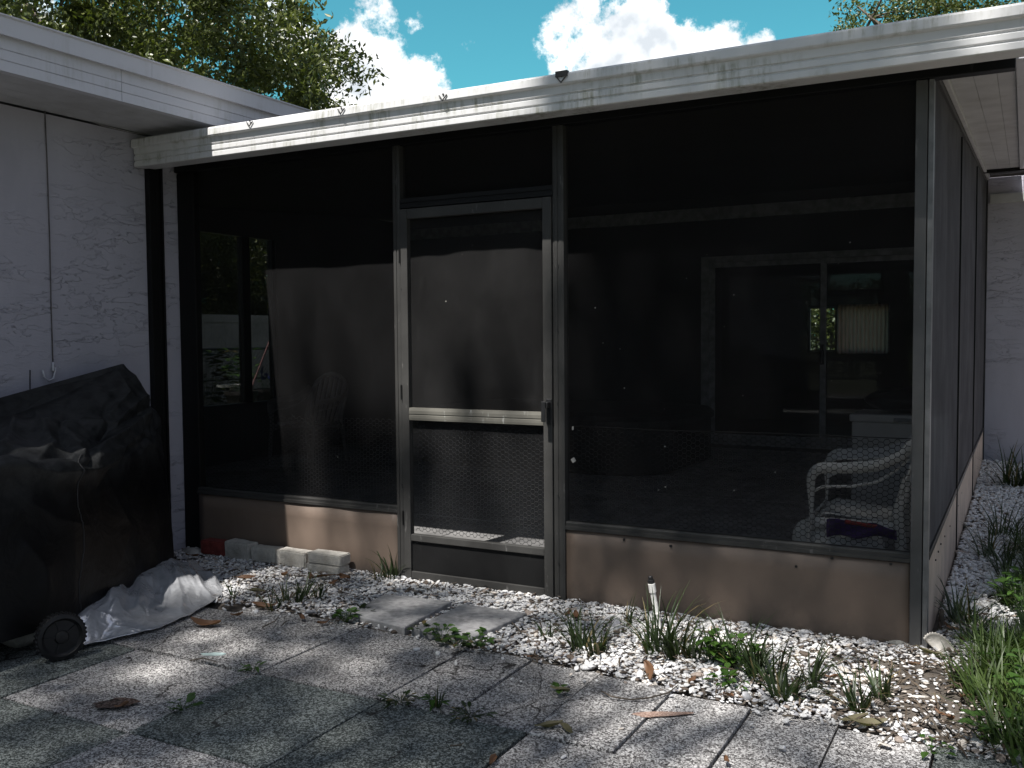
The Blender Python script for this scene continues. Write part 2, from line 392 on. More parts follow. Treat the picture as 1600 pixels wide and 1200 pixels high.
M['slab'] = mat_plain('grey_concrete_slab', (.30, .295, .295), .9, 0, .22, 30., .6, (.12, .12, .12))
M['pvc'] = mat_plain('white_pvc', (.72, .71, .68), .4, 0, .05, 8.)
M['shell'] = mat_plain('white_shell', (.62, .58, .52), .6, 0, .2, 30., .4)
M['rock'] = mat_plain('grey_rock', (.36, .35, .32), .9, 0, .35, 14., 1.)
M['bark'] = mat_plain('bark', (.11, .09, .07), .95, 0, .4, 9., 1.)
M['deadleaf'] = mat_leaf('dry_leaf', (.11, .05, .026), (.20, .105, .055), .2, .6)
M['driedg'] = mat_leaf('faded_leaf', (.10, .10, .05), (.17, .14, .08), .2, .7)
M['grass'] = mat_leaf('grass_blade', (.013, .028, .008), (.045, .07, .018), .25, .45)
M['grass_bright'] = mat_leaf('bright_grass', (.025, .055, .011), (.085, .125, .03), .3, .45)
M['weed'] = mat_leaf('weed_leaf', (.03, .075, .013), (.075, .15, .025), .3, .45)
M['oak'] = mat_leaf('tree_leaf', (.028, .05, .02), (.15, .165, .04), .22, .35)
M['canopy'] = mat_leaf('shade_tree_leaf', (.03, .06, .014), (.06, .10, .03), .12, .5)
M['straw'] = mat_leaf('straw', (.05, .036, .025), (.12, .09, .062), .1, .8)
M['fence'] = mat_plain('white_vinyl', (.62, .61, .57), .5, 0, .06, 2.)
M['pot'] = mat_plain('dark_pot', (.02, .018, .016), .6)
M['paver_tan'] = mat_paver('tan_aggregate', (.35, .335, .325), (.07, .064, .062), (.74, .72, .70))
M['paver_green'] = mat_paver('green_aggregate', (.142, .158, .148), (.045, .052, .048), (.40, .43, .41))

def mat_glass():
    m, nt, b, out = new_mat('window_glass')
    tr = nd(nt, 'ShaderNodeBsdfTransparent'); tr.inputs[0].default_value = (.8, .85, .84, 1)
    gl = nd(nt, 'ShaderNodeBsdfGlossy'); gl.inputs['Roughness'].default_value = .02
    mx = nd(nt, 'ShaderNodeMixShader'); fr = nd(nt, 'ShaderNodeFresnel'); fr.inputs['IOR'].default_value = 1.45
    nt.links.new(fr.outputs[0], mx.inputs[0]); nt.links.new(tr.outputs[0], mx.inputs[1]); nt.links.new(gl.outputs[0], mx.inputs[2]); nt.links.new(mx.outputs[0], out.inputs[0])
    return m
M['glass'] = mat_glass()
def mat_curtain():
    m, nt, b, out = new_mat('thin_curtain')
    t = nd(nt, 'ShaderNodeBsdfTranslucent'); t.inputs[0].default_value = (.7, .42, .34, 1)
    nt.links.new(t.outputs[0], out.inputs[0]); return m
M['curtain'] = mat_curtain()
def mat_silver():
    m, nt, b, out = new_mat('silver_sheet')
    n = noise(nt, coords(nt), 14., 5., .6)
    nt.links.new(mixc(nt, mapr(nt, n, .3, .7), (.74, .75, .78), (.86, .87, .9)), b.inputs['Base Color'])
    b.inputs['Metallic'].default_value = .62; b.inputs['Roughness'].default_value = .24
    wq = nd(nt, 'ShaderNodeTexNoise', Scale=7., Detail=3.); v = coords(nt); nt.links.new(v, wq.inputs['Vector'])
    wa = nd(nt, 'ShaderNodeVectorMath', operation='MULTIPLY_ADD'); nt.links.new(wq.outputs['Color'], wa.inputs[0]); wa.inputs[1].default_value = (.12, .12, .12); nt.links.new(v, wa.inputs[2])
    h = None
    for sc_, am in ((2.6, 1.), (7., .38), (18., .07)):
        vo = nd(nt, 'ShaderNodeTexVoronoi', Scale=sc_); vo.feature = 'F1'; nt.links.new(wa.outputs[0], vo.inputs['Vector']); t_ = math_(nt, 'MULTIPLY', vo.outputs['Distance'], am)
        h = t_ if h is None else math_(nt, 'ADD', h, t_)
    bump(nt, b, h, .55, .07); return m
M['silver'] = mat_silver()
def mat_cover():
    m, nt, b, out = new_mat('black_grill_cover_cloth')
    v = coords(nt); n = noise(nt, v, 5., 5., .6)
    c = mixc(nt, mapr(nt, n, .3, .75), (.003, .003, .0034), (.007, .007, .0078))
    sx = nd(nt, 'ShaderNodeSeparateXYZ'); nt.links.new(v, sx.inputs[0])   # sky sheen on the lid painted into the cloth colour, in streaky patches
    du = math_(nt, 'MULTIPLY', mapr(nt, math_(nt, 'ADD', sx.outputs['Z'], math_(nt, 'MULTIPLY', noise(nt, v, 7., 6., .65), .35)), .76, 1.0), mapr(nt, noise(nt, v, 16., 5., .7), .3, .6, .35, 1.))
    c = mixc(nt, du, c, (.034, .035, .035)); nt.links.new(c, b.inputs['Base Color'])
    b.inputs['Roughness'].default_value = .44; b.inputs['Specular IOR Level'].default_value = .2
    p = bump(nt, b, noise(nt, v, 6., 4., .55, .6), .35, .03)
    bump(nt, b, noise(nt, v, 300., 2.), .1, .002, p); return m
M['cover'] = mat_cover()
def mat_ground():
    m, nt, b, out = new_mat('sandy_soil')
    v = coords(nt); n = noise(nt, v, 6., 8., .65); g = noise(nt, v, .35, 5., .6)
    c = mixc(nt, mapr(nt, n, .3, .72), (.055, .046, .038), (.16, .135, .112))
    far = nd(nt, 'ShaderNodeVectorMath', operation='LENGTH'); nt.links.new(v, far.inputs[0])
    c = mixc(nt, math_(nt, 'MULTIPLY', mapr(nt, far.outputs['Value'], 6., 9.), .9), c, mixc(nt, n, (.03, .05, .015), (.08, .09, .03)))
    nt.links.new(c, b.inputs['Base Color']); b.inputs['Roughness'].default_value = .95
    bump(nt, b, noise(nt, v, 45., 6., .7), .8, .015); return m
M['soil'] = mat_ground()
def mat_stone():
    m, nt, b, out = new_mat('white_pebble')
    a = nd(nt, 'ShaderNodeAttribute', attribute_name='tone')
    n = noise(nt, coords(nt), 120., 3.)
    nt.links.new(mixc(nt, 1., a.outputs['Color'], mixc(nt, mapr(nt, n, .3, .7), (.72, .71, .69), (1, 1, 1)), 'MULTIPLY'), b.inputs['Base Color'])
    b.inputs['Roughness'].default_value = .7; b.inputs['Specular IOR Level'].default_value = .3; return m
M['stone'] = mat_stone()
# ------------------------------------------------------------------ ground
def ground_z(x, y):
    # level by the porch front, rising a little along the porch's right side towards the house
    return 0.0
g = MB(); g.add([(-400, -400, -.03), (400, -400, -.03), (400, 400, -.03), (-400, 400, -.03)], [(0, 1, 2, 3)])
tag(g.build('ground', M['soil']), kind='structure')
mb = MB()
P = np.zeros((60, 90, 3))
for i, x in enumerate(np.linspace(-4.40, 1.9, 60)):
    for j, y in enumerate(np.linspace(-1.35, 6.28, 90)): P[i, j] = (x, y, 0)
q = P.copy(); q[..., 2] = 0
P[..., 2] = -.012 + .022*(fbm(q*2.2, 3)-.5) + .018*(fbm(q*9, 5)-.5) + np.clip((P[..., 1]-.3)/6., 0, 1)*.075*(P[..., 0] > -.05)
P[(P[..., 1] < -.9), 2] = -.06
P[(P[..., 0] < -.05) & (P[..., 1] > .02), 2] = -.06
mb.grid(P); tag(mb.build('soil_bed', M['soil'], smooth=True), kind='structure')

# patio of aggregate pavers: one paved sheet, every slab bevelled with an open joint
pav = {'t': MB(), 'g': MB()}
def paver(x0, x1, y0, y1, c, dz=0.):
    j = .0034 + random.random()*.0022
    pav[c].box(x0+j, x1-j, y0+j, y1-j, -.055+dz*.1, dz+random.uniform(-.005, .005))
T = [(-3.67, -3.06, -1.53, -.93, 't'), (-3.67, -3.06, -2.16, -1.53, 'g'), (-3.67, -3.06, -2.79, -2.16, 't'), (-4.3, -3.67, -2.16, -1.53, 't'), (-4.3, -3.67, -1.53, -.93, 'g'), (-4.3, -3.67, -2.79, -2.16, 'g'),
     (-3.06, -2.36, -1.53, -.83, 't'), (-3.06, -2.36, -2.16, -1.53, 't'), (-3.06, -2.36, -2.79, -2.16, 'g'),
     (-2.36, -1.755, -1.53, -.85, 't'), (-1.755, -1.445, -1.53, -.87, 't'), (-1.445, -1.13, -1.53, -.88, 't'),
     (-2.36, -1.745, -2.16, -1.53, 'g'), (-1.745, -1.13, -2.16, -1.53, 'g'), (-2.36, -1.745, -2.79, -2.16, 't'), (-1.745, -1.13, -2.79, -2.16, 'g'),
     (-1.122, -.805, -1.555, -.93, 't'), (-.805, -.502, -1.555, -.97, 't'), (-.502, -.198, -1.555, -.93, 't'), (-.198, .11, -1.555, -1.02, 't'), (.11, .73, -1.555, -1.03, 'g'),
     (-1.122, -.502, -2.18, -1.555, 't'), (-.502, .11, -2.18, -1.555, 't'), (.11, .73, -2.18, -1.555, 't'), (-1.122, -.502, -2.8, -2.18, 'g'), (-.502, .11, -2.8, -2.18, 't'), (.11, .73, -2.8, -2.18, 'g'), (.73, 1.35, -2.18, -1.555, 't'), (.73, 1.35, -2.8, -2.18, 't')]
for t in T: paver(*t, dz=random.uniform(-.002, .004))
for yy in (-3.42, -4.04, -4.66, -5.28):
    for k in range(9): paver(-4.3+.62*k, -3.68+.62*k, yy, yy+.62, 'tg'[(k+int(yy*3)) % 2])
patio = pav['t'].build('patio', M['paver_tan'], bevel=.003); tag(patio, kind='structure')
patio2 = pav['g'].build('patio', M['paver_green'], bevel=.003); tag(patio2, kind='structure')
# peach paint smear on two slabs (a real thin stain of the slab's surface)
M['peach'] = mat_paver('peach_stain', (.46, .31, .245), (.3, .19, .15), (.6, .44, .36))
M['brown_stain'] = mat_paver('brown_stain', (.12, .075, .06), (.05, .03, .025), (.25, .2, .17))
def stain(cx, cy, rx, ry, rot, mat, seed, z=.0085):
    vs = [(cx, cy, z)]; n = 40
    for k in range(n):
        a = 2*math.pi*k/n; r = .72+.5*float(vnoise(np.array([math.cos(a)*2+7, math.sin(a)*2+3, seed]), 2))
        x, y = rx*r*math.cos(a), ry*r*math.sin(a)
        vs.append((cx+x*math.cos(rot)-y*math.sin(rot), cy+x*math.sin(rot)+y*math.cos(rot), z))
    m = MB(); m.add(vs, [(0, 1+k, 1+(k+1) % n) for k in range(n)]); return m.build('paint_stain', mat, patio)
stain(-.775, -1.205, .115, .024, .55, M['peach'], 1.)
stain(-2.60, -2.02, .085, .045, .6, M['brown_stain'], 4.)

# ------------------------------------------------------------------ pebbles
def ico(sub):
    bm = bmesh.new(); bmesh.ops.create_icosphere(bm, subdivisions=sub, radius=1.)
    v = np.array([x.co[:] for x in bm.verts]); f = np.array([[q.index for q in p.verts] for p in bm.faces]); bm.free(); return v, f
def rotmats(n, tilt, rng):
    a = rng.uniform(0, 2*np.pi, n); t = rng.normal(0, tilt, n); b = rng.uniform(0, 2*np.pi, n)
    def rz(x):
        c, s = np.cos(x), np.sin(x); z = np.zeros(n); o = np.ones(n)
        return np.stack([np.stack([c, -s, z], -1), np.stack([s, c, z], -1), np.stack([z, z, o], -1)], 1)
    c, s = np.cos(t), np.sin(t); z = np.zeros(n); o = np.ones(n)
    rx = np.stack([np.stack([o, z, z], -1), np.stack([z, c, -s], -1), np.stack([z, s, c], -1)], 1)
    return rz(b) @ rx @ rz(a)
def pebbles(name, pos, size, sub, rng, dirty, gain=1.):
    n = len(pos); bv, bf = ico(sub); R = rotmats(n, .45, rng)
    sc = np.stack([size*rng.uniform(.85, 1.5, n), size*rng.uniform(.65, 1.05, n), size*rng.uniform(.24, .55, n)], 1)
    # lumpy: every stone gets its own offsets of the base sphere, from six variants
    var = [bv*(1+.75*(vnoise(bv*1.25+17*k, k)-.5))[:, None] for k in range(14)]
    V = np.stack(var)[rng.integers(0, 14, n)]
    V = np.einsum('nij,nkj->nki', R, V*sc[:, None, :]) + pos[:, None, :]
    F = (bf[None]+(np.arange(n)*len(bv))[:, None, None]).reshape(-1, 3)
    pal = np.array([(.82, .81, .80), (.76, .75, .75), (.62, .62, .64), (.42, .42, .45), (.66, .60, .54), (.36, .30, .26), (.13, .10, .08)])
    pr = np.stack([np.array([.36, .27, .15, .07, .05, .04, .06])*(1-d)+np.array([.22, .17, .13, .13, .10, .11, .14])*d for d in dirty]); cs = pr.cumsum(1)/pr.sum(1)[:, None]
    k = (rng.random(n)[:, None] > cs).sum(1).clip(0, 6)
    tone = np.minimum(.92, pal[k]*rng.uniform(.85, 1.1, n)[:, None]*gain)
    me = npmesh(name, V.reshape(-1, 3), [F], {'tone': np.repeat(tone, len(bv), 0)})
    return tag(link(name, me, M['stone'], smooth=True), kind='stuff')
rng = np.random.default_rng(5)
def front_edge(x):   # where the pavers end
    return np.interp(x, [-4.4, -3.7, -3.06, -2.36, -1.13, -.8, -.2, .11, 1.2], [-.86, -.86, -.80, -.80, -.86, -.93, -.97, -1.03, -1.06])
n = 56000
x = rng.uniform(-4.38, .75, n); y = rng.uniform(-1.15, .6, n)
pn = fbm(np.stack([x*2.3, y*2.3, 0*x], -1), 9)
bare = np.clip((x+.5)/.45, 0, 1)*np.clip((y+1.1)/.3, 0, 1)*np.clip((-y-.10+.6*np.clip(x, 0, 1))/.22, 0, 1)
ok = (y > front_edge(x)+rng.normal(0, .022, n)) & ((y < -.012) | (x > .03)) & (x < .62-.2*rng.random(n)-.12*(y < -.2))
ok &= rng.random(n) < 1-.85*bare*np.clip((pn-.31)*5, 0, 1)
ok &= ~((x < -4.1) & (rng.random(n) < .5))
x, y, bare = x[ok], y[ok], bare[ok]
pos = np.stack([x, y, .002+.016*rng.random(len(x))-.008*bare + np.clip((y-.3)/6, 0, 1)*.075], 1)
SL1 = [gnd(*p_, .022)[:2] for p_ in ((543, 962), (602, 931), (706, 943), (632, 984))]; SL2 = [gnd(*p_, .024)[:2] for p_ in ((642, 985), (724, 946), (824, 961), (738, 999))]
def inside(P_, x, y, m=-.004):
    c = np.mean(P_, 0); P_ = [c+(q_-c)*(1-m/.2) for q_ in P_]; s = []
    for i in range(4):
        a, b = P_[i], P_[(i+1) % 4]; s.append((b[0]-a[0])*(y-a[1])-(b[1]-a[1])*(x-a[0]))
    s = np.array(s); return (s > 0).all(0) | (s < 0).all(0)
ok = ~(inside(SL1, x, y) | inside(SL2, x, y)) | (rng.random(len(x)) < .012)
pos = pos[ok]; bare = bare[ok]; x = x[ok]
pebbles('gravel', pos, rng.lognormal(math.log(.0077), .36, len(x)), 2, rng, .25+.5*bare)
n = 21000
x = rng.uniform(.02, 1.15, n); y = .5+5.7*rng.random(n)**1.25
ok = (x < .62+.09*y) & (rng.random(n) < 1-.7*np.clip((y-5.6)/.5, 0, 1))
x, y = x[ok], y[ok]
pos = np.stack([x, y, np.clip((y-.3)/6, 0, 1)*.075+.002+.016*rng.random(len(x))], 1)
pebbles('gravel', pos, rng.lognormal(math.log(.0115), .32, len(x)), 1, rng, 0*x-.3, 1.3)
# strays on the pavers
n = 420; x = rng.uniform(-3.5, .6, n); y = front_edge(x)-np.abs(rng.normal(0, 1, n))*np.where(rng.random(n) < .7, .03, .22)

pebbles('gravel', np.stack([x, y, np.full(n, .009)], 1), rng.lognormal(math.log(.0065), .4, n), 2, rng, 0*x)

# ------------------------------------------------------------------ left wing of the house
wing = thing('garage_wing', (-4.42, -2., 0), 'grey stuccoed house wing with white fascia left of the screened porch', 'house')
def W2(mb, *a, **k): # build a part whose coordinates are world coordinates
    o = mb.build(*a, **k); return o
def part(mb, name, mat, parent, **k):
    o = mb.build(name, mat, None, **k); o.parent = parent; o.matrix_parent_inverse = Matrix.Translation(-Vector(parent.location)) if parent.rotation_euler[2] == 0 else parent.matrix_basis.inverted(); return o
part(MB().box(-8., -4.42, -7., .02, -.05, 2.60), 'wall', M['stucco_left'], wing)
zf = 2.605
prof = [(-3.85, zf), (-3.85, 2.652), (-3.856, 2.655), (-3.85, 2.658), (-3.85, 2.702), (-3.856, 2.705), (-3.85, 2.708), (-3.85, 2.775), (-3.90, 2.775), (-3.90, zf)]
ysplit = float(at(190, 135, 0, -3.85)[1])
for a, b in ((-7.4, ysplit-.0015), (ysplit+.0015, 1.0)):
    part(MB().extrude([(p, q) for p, q in prof], 1, a, b), 'fascia', M['fascia'], wing)
ys2 = float(at(236, 105, 0, -3.82)[1])
dp = [(-3.815, 2.762), (-3.812, 2.84), (-3.80, 2.846), (-3.80, 2.852), (-3.93, 2.852), (-3.93, 2.778), (-3.84, 2.778), (-3.828, 2.762)]
for a, b in ((-7.4, ys2-.001), (ys2+.001, 1.0)):
    part(MB().extrude(dp, 1, a, b), 'drip_edge', M['fascia'], wing)
so_ = MB()
for k, xx in enumerate(np.arange(-4.419, -3.90, .13)): so_.box(xx+.001, min(xx+.128, -3.901), -7.3, .9, 2.612-.0*(k % 2), 2.64)
part(so_, 'soffit', M['soffit'], wing)
part(MB().add([(-3.94, -7.4, 2.848), (-3.94, 1., 2.848), (-6.6, 1., 3.35), (-6.6, -7.4, 3.35), (-3.94, -7.4, 2.80), (-3.94, 1., 2.80), (-6.6, 1., 2.80), (-6.6, -7.4, 2.80)],
              [(0, 1, 2, 3), (4, 7, 6, 5), (0, 4, 5, 1), (1, 5, 6, 2), (2, 6, 7, 3), (3, 7, 4, 0)]), 'roof', mat_plain('grey_shingle', (.12, .115, .11), .95, 0, .3, 14., .8), wing)
# bronze downspout by the porch corner
ds = MB(); x0 = -4.419
ds.box(x0, x0+.04, -.250, -.192, .0, 2.42)
for k in range(4): ds.box(x0, x0+.012+.010*(k % 2), -.190+k*.0165, -.190+k*.0165+.0145, .0, 2.42)
part(ds, 'downspout', M['bronze'], wing, bevel=.003)
# cable along the soffit and down the wall, with its hook
cab = MB(); xx = -4.41
pts = [at(px, py, 0, xx) for px, py in ((-60, 143), (0, 154), (60, 165), (118, 180), (160, 196), (206, 207), (250, 213))]
part(MB().tube(pts, .0035, 6), 'cable', mat_plain('pale_cable', (.34, .33, .33), .6), wing, smooth=True)
cab.tube([at(px, py, 0, -4.413) for px, py in ((70, 170), (74, 260), (78, 380), (80, 480), (83, 572))], .0034, 6)
part(cab, 'cable', mat_plain('grey_cable', (.12, .11, .11), .7), wing, smooth=True)
hk = MB(); hk.tube([at(px, py, 0, -4.40) for px, py in ((66, 578), (70, 590), (76, 595), (84, 591), (87, 574))], .005, 6)
hk.tube([at(83, 566, 0, -4.415), at(83, 580, 0, -4.395)], .007, 6); hk.disc(at(93, 574, 0, -4.418), (1, 0, 0), .006)
part(hk, 'hook', M['fascia'], wing, smooth=True)
part(MB().tube([at(47, py, 0, -4.416) for py in (578, 600, 622)], .003, 6), 'wire', M['bronze'], wing)

# ------------------------------------------------------------------ main house behind the porch
house = thing('house', (0, 6.3, 0), 'grey stuccoed house behind the porch with a glass sliding door', 'house')
hw = MB()
hw.box(.02, 5., 6.30, 6.5, -.05, 2.90)                 # stucco wall right of the porch
part(hw, 'wall', M['stucco_back'], house)
iw = MB()
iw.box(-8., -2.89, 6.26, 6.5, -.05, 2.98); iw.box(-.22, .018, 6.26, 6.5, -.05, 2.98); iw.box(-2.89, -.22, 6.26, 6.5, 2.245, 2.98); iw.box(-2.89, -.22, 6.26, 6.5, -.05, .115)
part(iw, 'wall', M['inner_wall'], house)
part(MB().box(-6.9, .0, 6.22, 6.258, 2.66, 2.80), 'wall_plate', M['slider'], house, bevel=.004)
# sliding door
sl = MB()
sl.box(-2.888, -2.80, 6.20, 6.34, .117, 2.243); sl.box(-.31, -.222, 6.20, 6.34, .117, 2.243); sl.box(-2.80, -.31, 6.20, 6.34, 2.175, 2.243); sl.box(-2.80, -.31, 6.20, 6.34, .117, .155)
sdoor = part(sl, 'sliding_door', M['slider'], house, bevel=.004)
def sub(mb, name, mat, par, **k):
    o = mb.build(name, mat, None, **k); o.parent = par; o.matrix_parent_inverse = Matrix.Identity(4); return o
st = MB()
for xa, xb, yy in ((-2.798, -1.52, 6.235), (-1.59, -.312, 6.285)):
    st.box(xa, xa+.06, yy, yy+.035, .157, 2.173); st.box(xb-.06, xb, yy, yy+.035, .157, 2.173); st.box(xa+.06, xb-.06, yy, yy+.035, 2.12, 2.173); st.box(xa+.06, xb-.06, yy, yy+.035, .157, .235)
sub(st, 'sash', M['slider'], sdoor, bevel=.003)
sub(MB().box(-2.738, -1.58, 6.25, 6.256, .235, 2.12).box(-1.53, -.372, 6.30, 6.306, .235, 2.12), 'glass', M['glass'], sdoor)
sub(MB().box(-1.575, -1.535, 6.19, 6.234, 1.03, 1.25), 'handle', M['dark'], sdoor, bevel=.008)
# the room behind it
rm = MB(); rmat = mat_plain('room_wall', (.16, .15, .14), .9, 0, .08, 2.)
rm.box(-5.2, -5.1, 6.502, 10., 0, 2.7); rm.box(1.6, 1.7, 6.502, 10., 0, 2.7)
wx0, wx1, wz0, wz1 = -2.44, -1.31, 1.10, 1.765
rm.box(-5.2, wx0, 10.002, 10.15, 0, 2.7); rm.box(wx1, 1.7, 10.002, 10.15, 0, 2.7); rm.box(wx0, wx1, 10.002, 10.15, 0, wz0); rm.box(wx0, wx1, 10.002, 10.15, wz1, 2.7)
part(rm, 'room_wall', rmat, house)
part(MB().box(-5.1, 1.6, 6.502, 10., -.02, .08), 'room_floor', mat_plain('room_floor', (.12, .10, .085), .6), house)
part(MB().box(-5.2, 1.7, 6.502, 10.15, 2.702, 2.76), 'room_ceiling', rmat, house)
wf = MB(); wm = wx0+.40
wf.box(wx0, wx1, 10.03, 10.09, wz0, wz0+.03); wf.box(wx0, wx1, 10.03, 10.09, wz1-.03, wz1); wf.box(wx0, wx0+.03, 10.03, 10.09, wz0+.03, wz1-.03); wf.box(wx1-.03, wx1, 10.03, 10.09, wz0+.03, wz1-.03); wf.box(wm-.018, wm+.018, 10.03, 10.09, wz0+.03, wz1-.03)
rw = part(wf, 'window', M['slider'], house)
cu = np.zeros((60, 12, 3))
for i in range(60):
    for j in range(12): cu[i, j] = (wm+.03+(wx1-wm-.05)*i/59, 9.97+.018*math.sin(i*1.3)+.006*math.sin(i*.7+j), wz0-.02+(wz1-wz0+.04)*j/11)
sub(MB().grid(cu), 'curtain', M['curtain'], rw, smooth=True)
# eave of the house over its right-hand wall, and its roof
ev = MB()
for k in range(8): ev.box(.33, 5., 5.36+k*.1175, 5.36+k*.1175+.115, 2.735, 2.755)
part(ev, 'soffit', M['soffit'], house)
part(MB().box(.036, 5., 6.268, 6.298, 2.64, 2.733), 'frieze_board', M['soffit'], house, bevel=.004)
part(MB().box(.36, 5., 5.31, 5.355, 2.72, 2.88), 'fascia', M['fascia'], house, bevel=.004)
part(MB().add([(.37, 5.36, 2.86), (5.2, 5.36, 2.86), (5.2, 10.6, 3.9), (.37, 10.6, 3.9), (.37, 5.36, 2.79), (5.2, 5.36, 2.79), (5.2, 10.6, 2.79), (.37, 10.6, 2.79)],
              [(0, 1, 2, 3), (4, 7, 6, 5), (0, 4, 5, 1), (1, 5, 6, 2), (2, 6, 7, 3), (3, 7, 4, 0)]).add([(-8, 6.55, 3.06), (.365, 6.55, 3.06), (.365, 10.6, 3.9), (-8, 10.6, 3.9), (-8, 6.55, 2.985), (.365, 6.55, 2.985), (.365, 10.6, 2.79), (-8, 10.6, 2.79)],
              [(0, 1, 2, 3), (4, 7, 6, 5), (0, 4, 5, 1), (1, 5, 6, 2), (2, 6, 7, 3), (3, 7, 4, 0)]), 'roof', mat_plain('roof_shingle', (.12, .115, .11), .95, 0, .3, 14., .8), house)

# ------------------------------------------------------------------ screened porch
porch = thing('screened_porch', (-2.2, 0, 0), 'dark screened porch with white gutter and tan kick panels between the two house wings', 'porch')
SL = .068
def rz_(y, z0): return z0+SL*(y+.3)
def slab(mb, x0, x1, y0, y1, zb, zt):
    mb.add([(x0, y0, rz_(y0, zb)), (x1, y0, rz_(y0, zb)), (x1, y1, rz_(y1, zb)), (x0, y1, rz_(y1, zb)), (x0, y0, rz_(y0, zt)), (x1, y0, rz_(y0, zt)), (x1, y1, rz_(y1, zt)), (x0, y1, rz_(y1, zt))],
           [(0, 3, 2, 1), (4, 5, 6, 7), (0, 1, 5, 4), (1, 2, 6, 5), (2, 3, 7, 6), (3, 0, 4, 7)]); return mb
# pan roof with low ribs
rf = MB(); slab(rf, -3.80, .30, -.19, 6.25, 2.475, 2.545); slab(rf, -7.2, -3.80, 1.01, 6.25, 2.475, 2.545); slab(rf, -7.2, -4.425, .03, 1.005, 2.475, 2.50); slab(rf, -4.424, -3.805, .033, 1.005, 2.475, 2.50)
for k in range(13): slab(rf, -3.70+k*.32, -3.66+k*.32, -.19, 6.2, 2.5451, 2.565)
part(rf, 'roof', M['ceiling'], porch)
gx0, gx1 = -4.405, .338
gp = [(-.355, 2.552), (-.358, 2.516), (-.354, 2.510), (-.338, 2.506), (-.336, 2.472), (-.329, 2.4685), (-.329, 2.4635), (-.336, 2.460), (-.337, 2.436), (-.330, 2.4325), (-.330, 2.4275), (-.337, 2.424), (-.338, 2.398), (-.330, 2.394), (-.200, 2.400), (-.200, 2.552), (-.345, 2.562)]
part(MB().extrude(gp, 0, gx0, gx1), 'gutter', M['gutter'], porch, bevel=.0015)
for px, py in ((390, 190), (533, 170), (692, 149), (877, 121)):
    c = at(px, py+4, 1, -.361); h = MB()
    h.tube([c+np.array([-.022, 0, .014]), c+np.array([0, -.004, -.012]), c+np.array([.022, 0, .014])], .0035, 6)
    h.disc(c+np.array([0, .002, .018]), (0, 1, 0), .005); 
    if px > 800: h.box(c[0]-.03, c[0]+.03, c[1]-.002, c[1]+.02, c[2]+.016, c[2]+.042)
    part(h, 'gutter_clip', M['bronze_lit'], porch)
# header beam, end beam over the side soffit
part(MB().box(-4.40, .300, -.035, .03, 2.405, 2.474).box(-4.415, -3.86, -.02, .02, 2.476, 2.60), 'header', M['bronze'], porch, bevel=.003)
# posts (front)
def post(mb, x0, x1, z1=2.403, y0=-.03, y1=.03, z0=-.05, groove=True):
    if groove:
        w = x1-x0; p = [(x0, y0+.004), (x0+.25*w, y0), (x0+.42*w, y0), (x0+.45*w, y0+.004), (x0+.55*w, y0+.004), (x0+.58*w, y0), (x1-.2*w, y0), (x1, y0+.004), (x1, y1), (x0, y1)]
        return mb.extrude(p, 2, z0, z1)
    return mb.box(x0, x1, y0, y1, z0, z1)
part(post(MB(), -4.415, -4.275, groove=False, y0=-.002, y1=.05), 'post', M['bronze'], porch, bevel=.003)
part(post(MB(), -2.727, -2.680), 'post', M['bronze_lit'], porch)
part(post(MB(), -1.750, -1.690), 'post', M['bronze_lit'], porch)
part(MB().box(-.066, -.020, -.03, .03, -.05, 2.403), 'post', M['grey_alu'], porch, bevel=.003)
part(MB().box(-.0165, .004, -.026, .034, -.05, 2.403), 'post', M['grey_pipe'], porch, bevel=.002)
# side wall posts and beam
def side_x(y): return .002*y
for y0 in (1.98, 4.02): part(MB().box(-.045, .006+side_x(y0), y0-.012, y0+.012, -.03, rz_(y0, 2.37)), 'post', M['bronze'], porch, bevel=.002)
part(MB().box(-.05, .016, 6.20, 6.255, 0, 2.86), 'post', M['bronze'], porch, bevel=.002)
b_ = MB(); slab(b_, -.045, .010, .036, 6.255, 2.40, 2.473); part(b_, 'side_beam', M['bronze_lit'], porch)
b_ = MB(); slab(b_, .012, .034, .036, 6.25, 2.425, 2.473); part(b_, 'side_trim', M['soffit'], porch, bevel=.002)
# kick panels and rails
def kick(x0, x1, zt, seed):
    m = MB(); P = np.zeros((30, 6, 3))
    for i in range(30):
        for j in range(6): P[i, j] = (x0+(x1-x0)*i/29, -.012+.006*(float(vnoise(np.array([i*.25, j*.4, seed])))-.5), -.05+(zt+.05)*j/5)
    m.grid(P); return part(m, 'kick_panel', M['kick'], porch, smooth=True, solid=.01)
ktR, ktL = .368, .368
kick(-4.272, -2.729, ktL, 1.); kick(-1.688, -.068, ktR, 2.)
for x0, x1 in ((-4.274, -2.7275), (-1.6895, -.0665)):
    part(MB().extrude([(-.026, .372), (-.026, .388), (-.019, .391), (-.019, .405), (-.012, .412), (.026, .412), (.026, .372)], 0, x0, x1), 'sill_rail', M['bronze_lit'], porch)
for y0, y1 in ((.036, 1.966), (1.994, 4.006), (4.034, 6.198)):
    part(MB().add([(-.012+side_x(y0), y0, -.05), (-.012+side_x(y1), y1, -.05), (-.012+side_x(y1), y1, .375), (-.012+side_x(y0), y0, .375), (-.001+side_x(y0), y0, -.05), (-.001+side_x(y1), y1, -.05), (-.001+side_x(y1), y1, .375), (-.001+side_x(y0), y0, .375)],
                  [(0, 1, 2, 3), (4, 5, 6, 7), (0, 1, 5, 4), (1, 2, 6, 5), (2, 3, 7, 6), (3, 0, 4, 7)]), 'kick_panel', M['kick_side'], porch)
    part(MB().box(-.03, .004+side_x((y0+y1)/2), y0, y1, .378, .41), 'sill_rail', M['bronze'], porch, bevel=.003)
def screw(c, n, r, t): part(MB().disc(c, n, r, t), 'screw', M['dark'], porch)
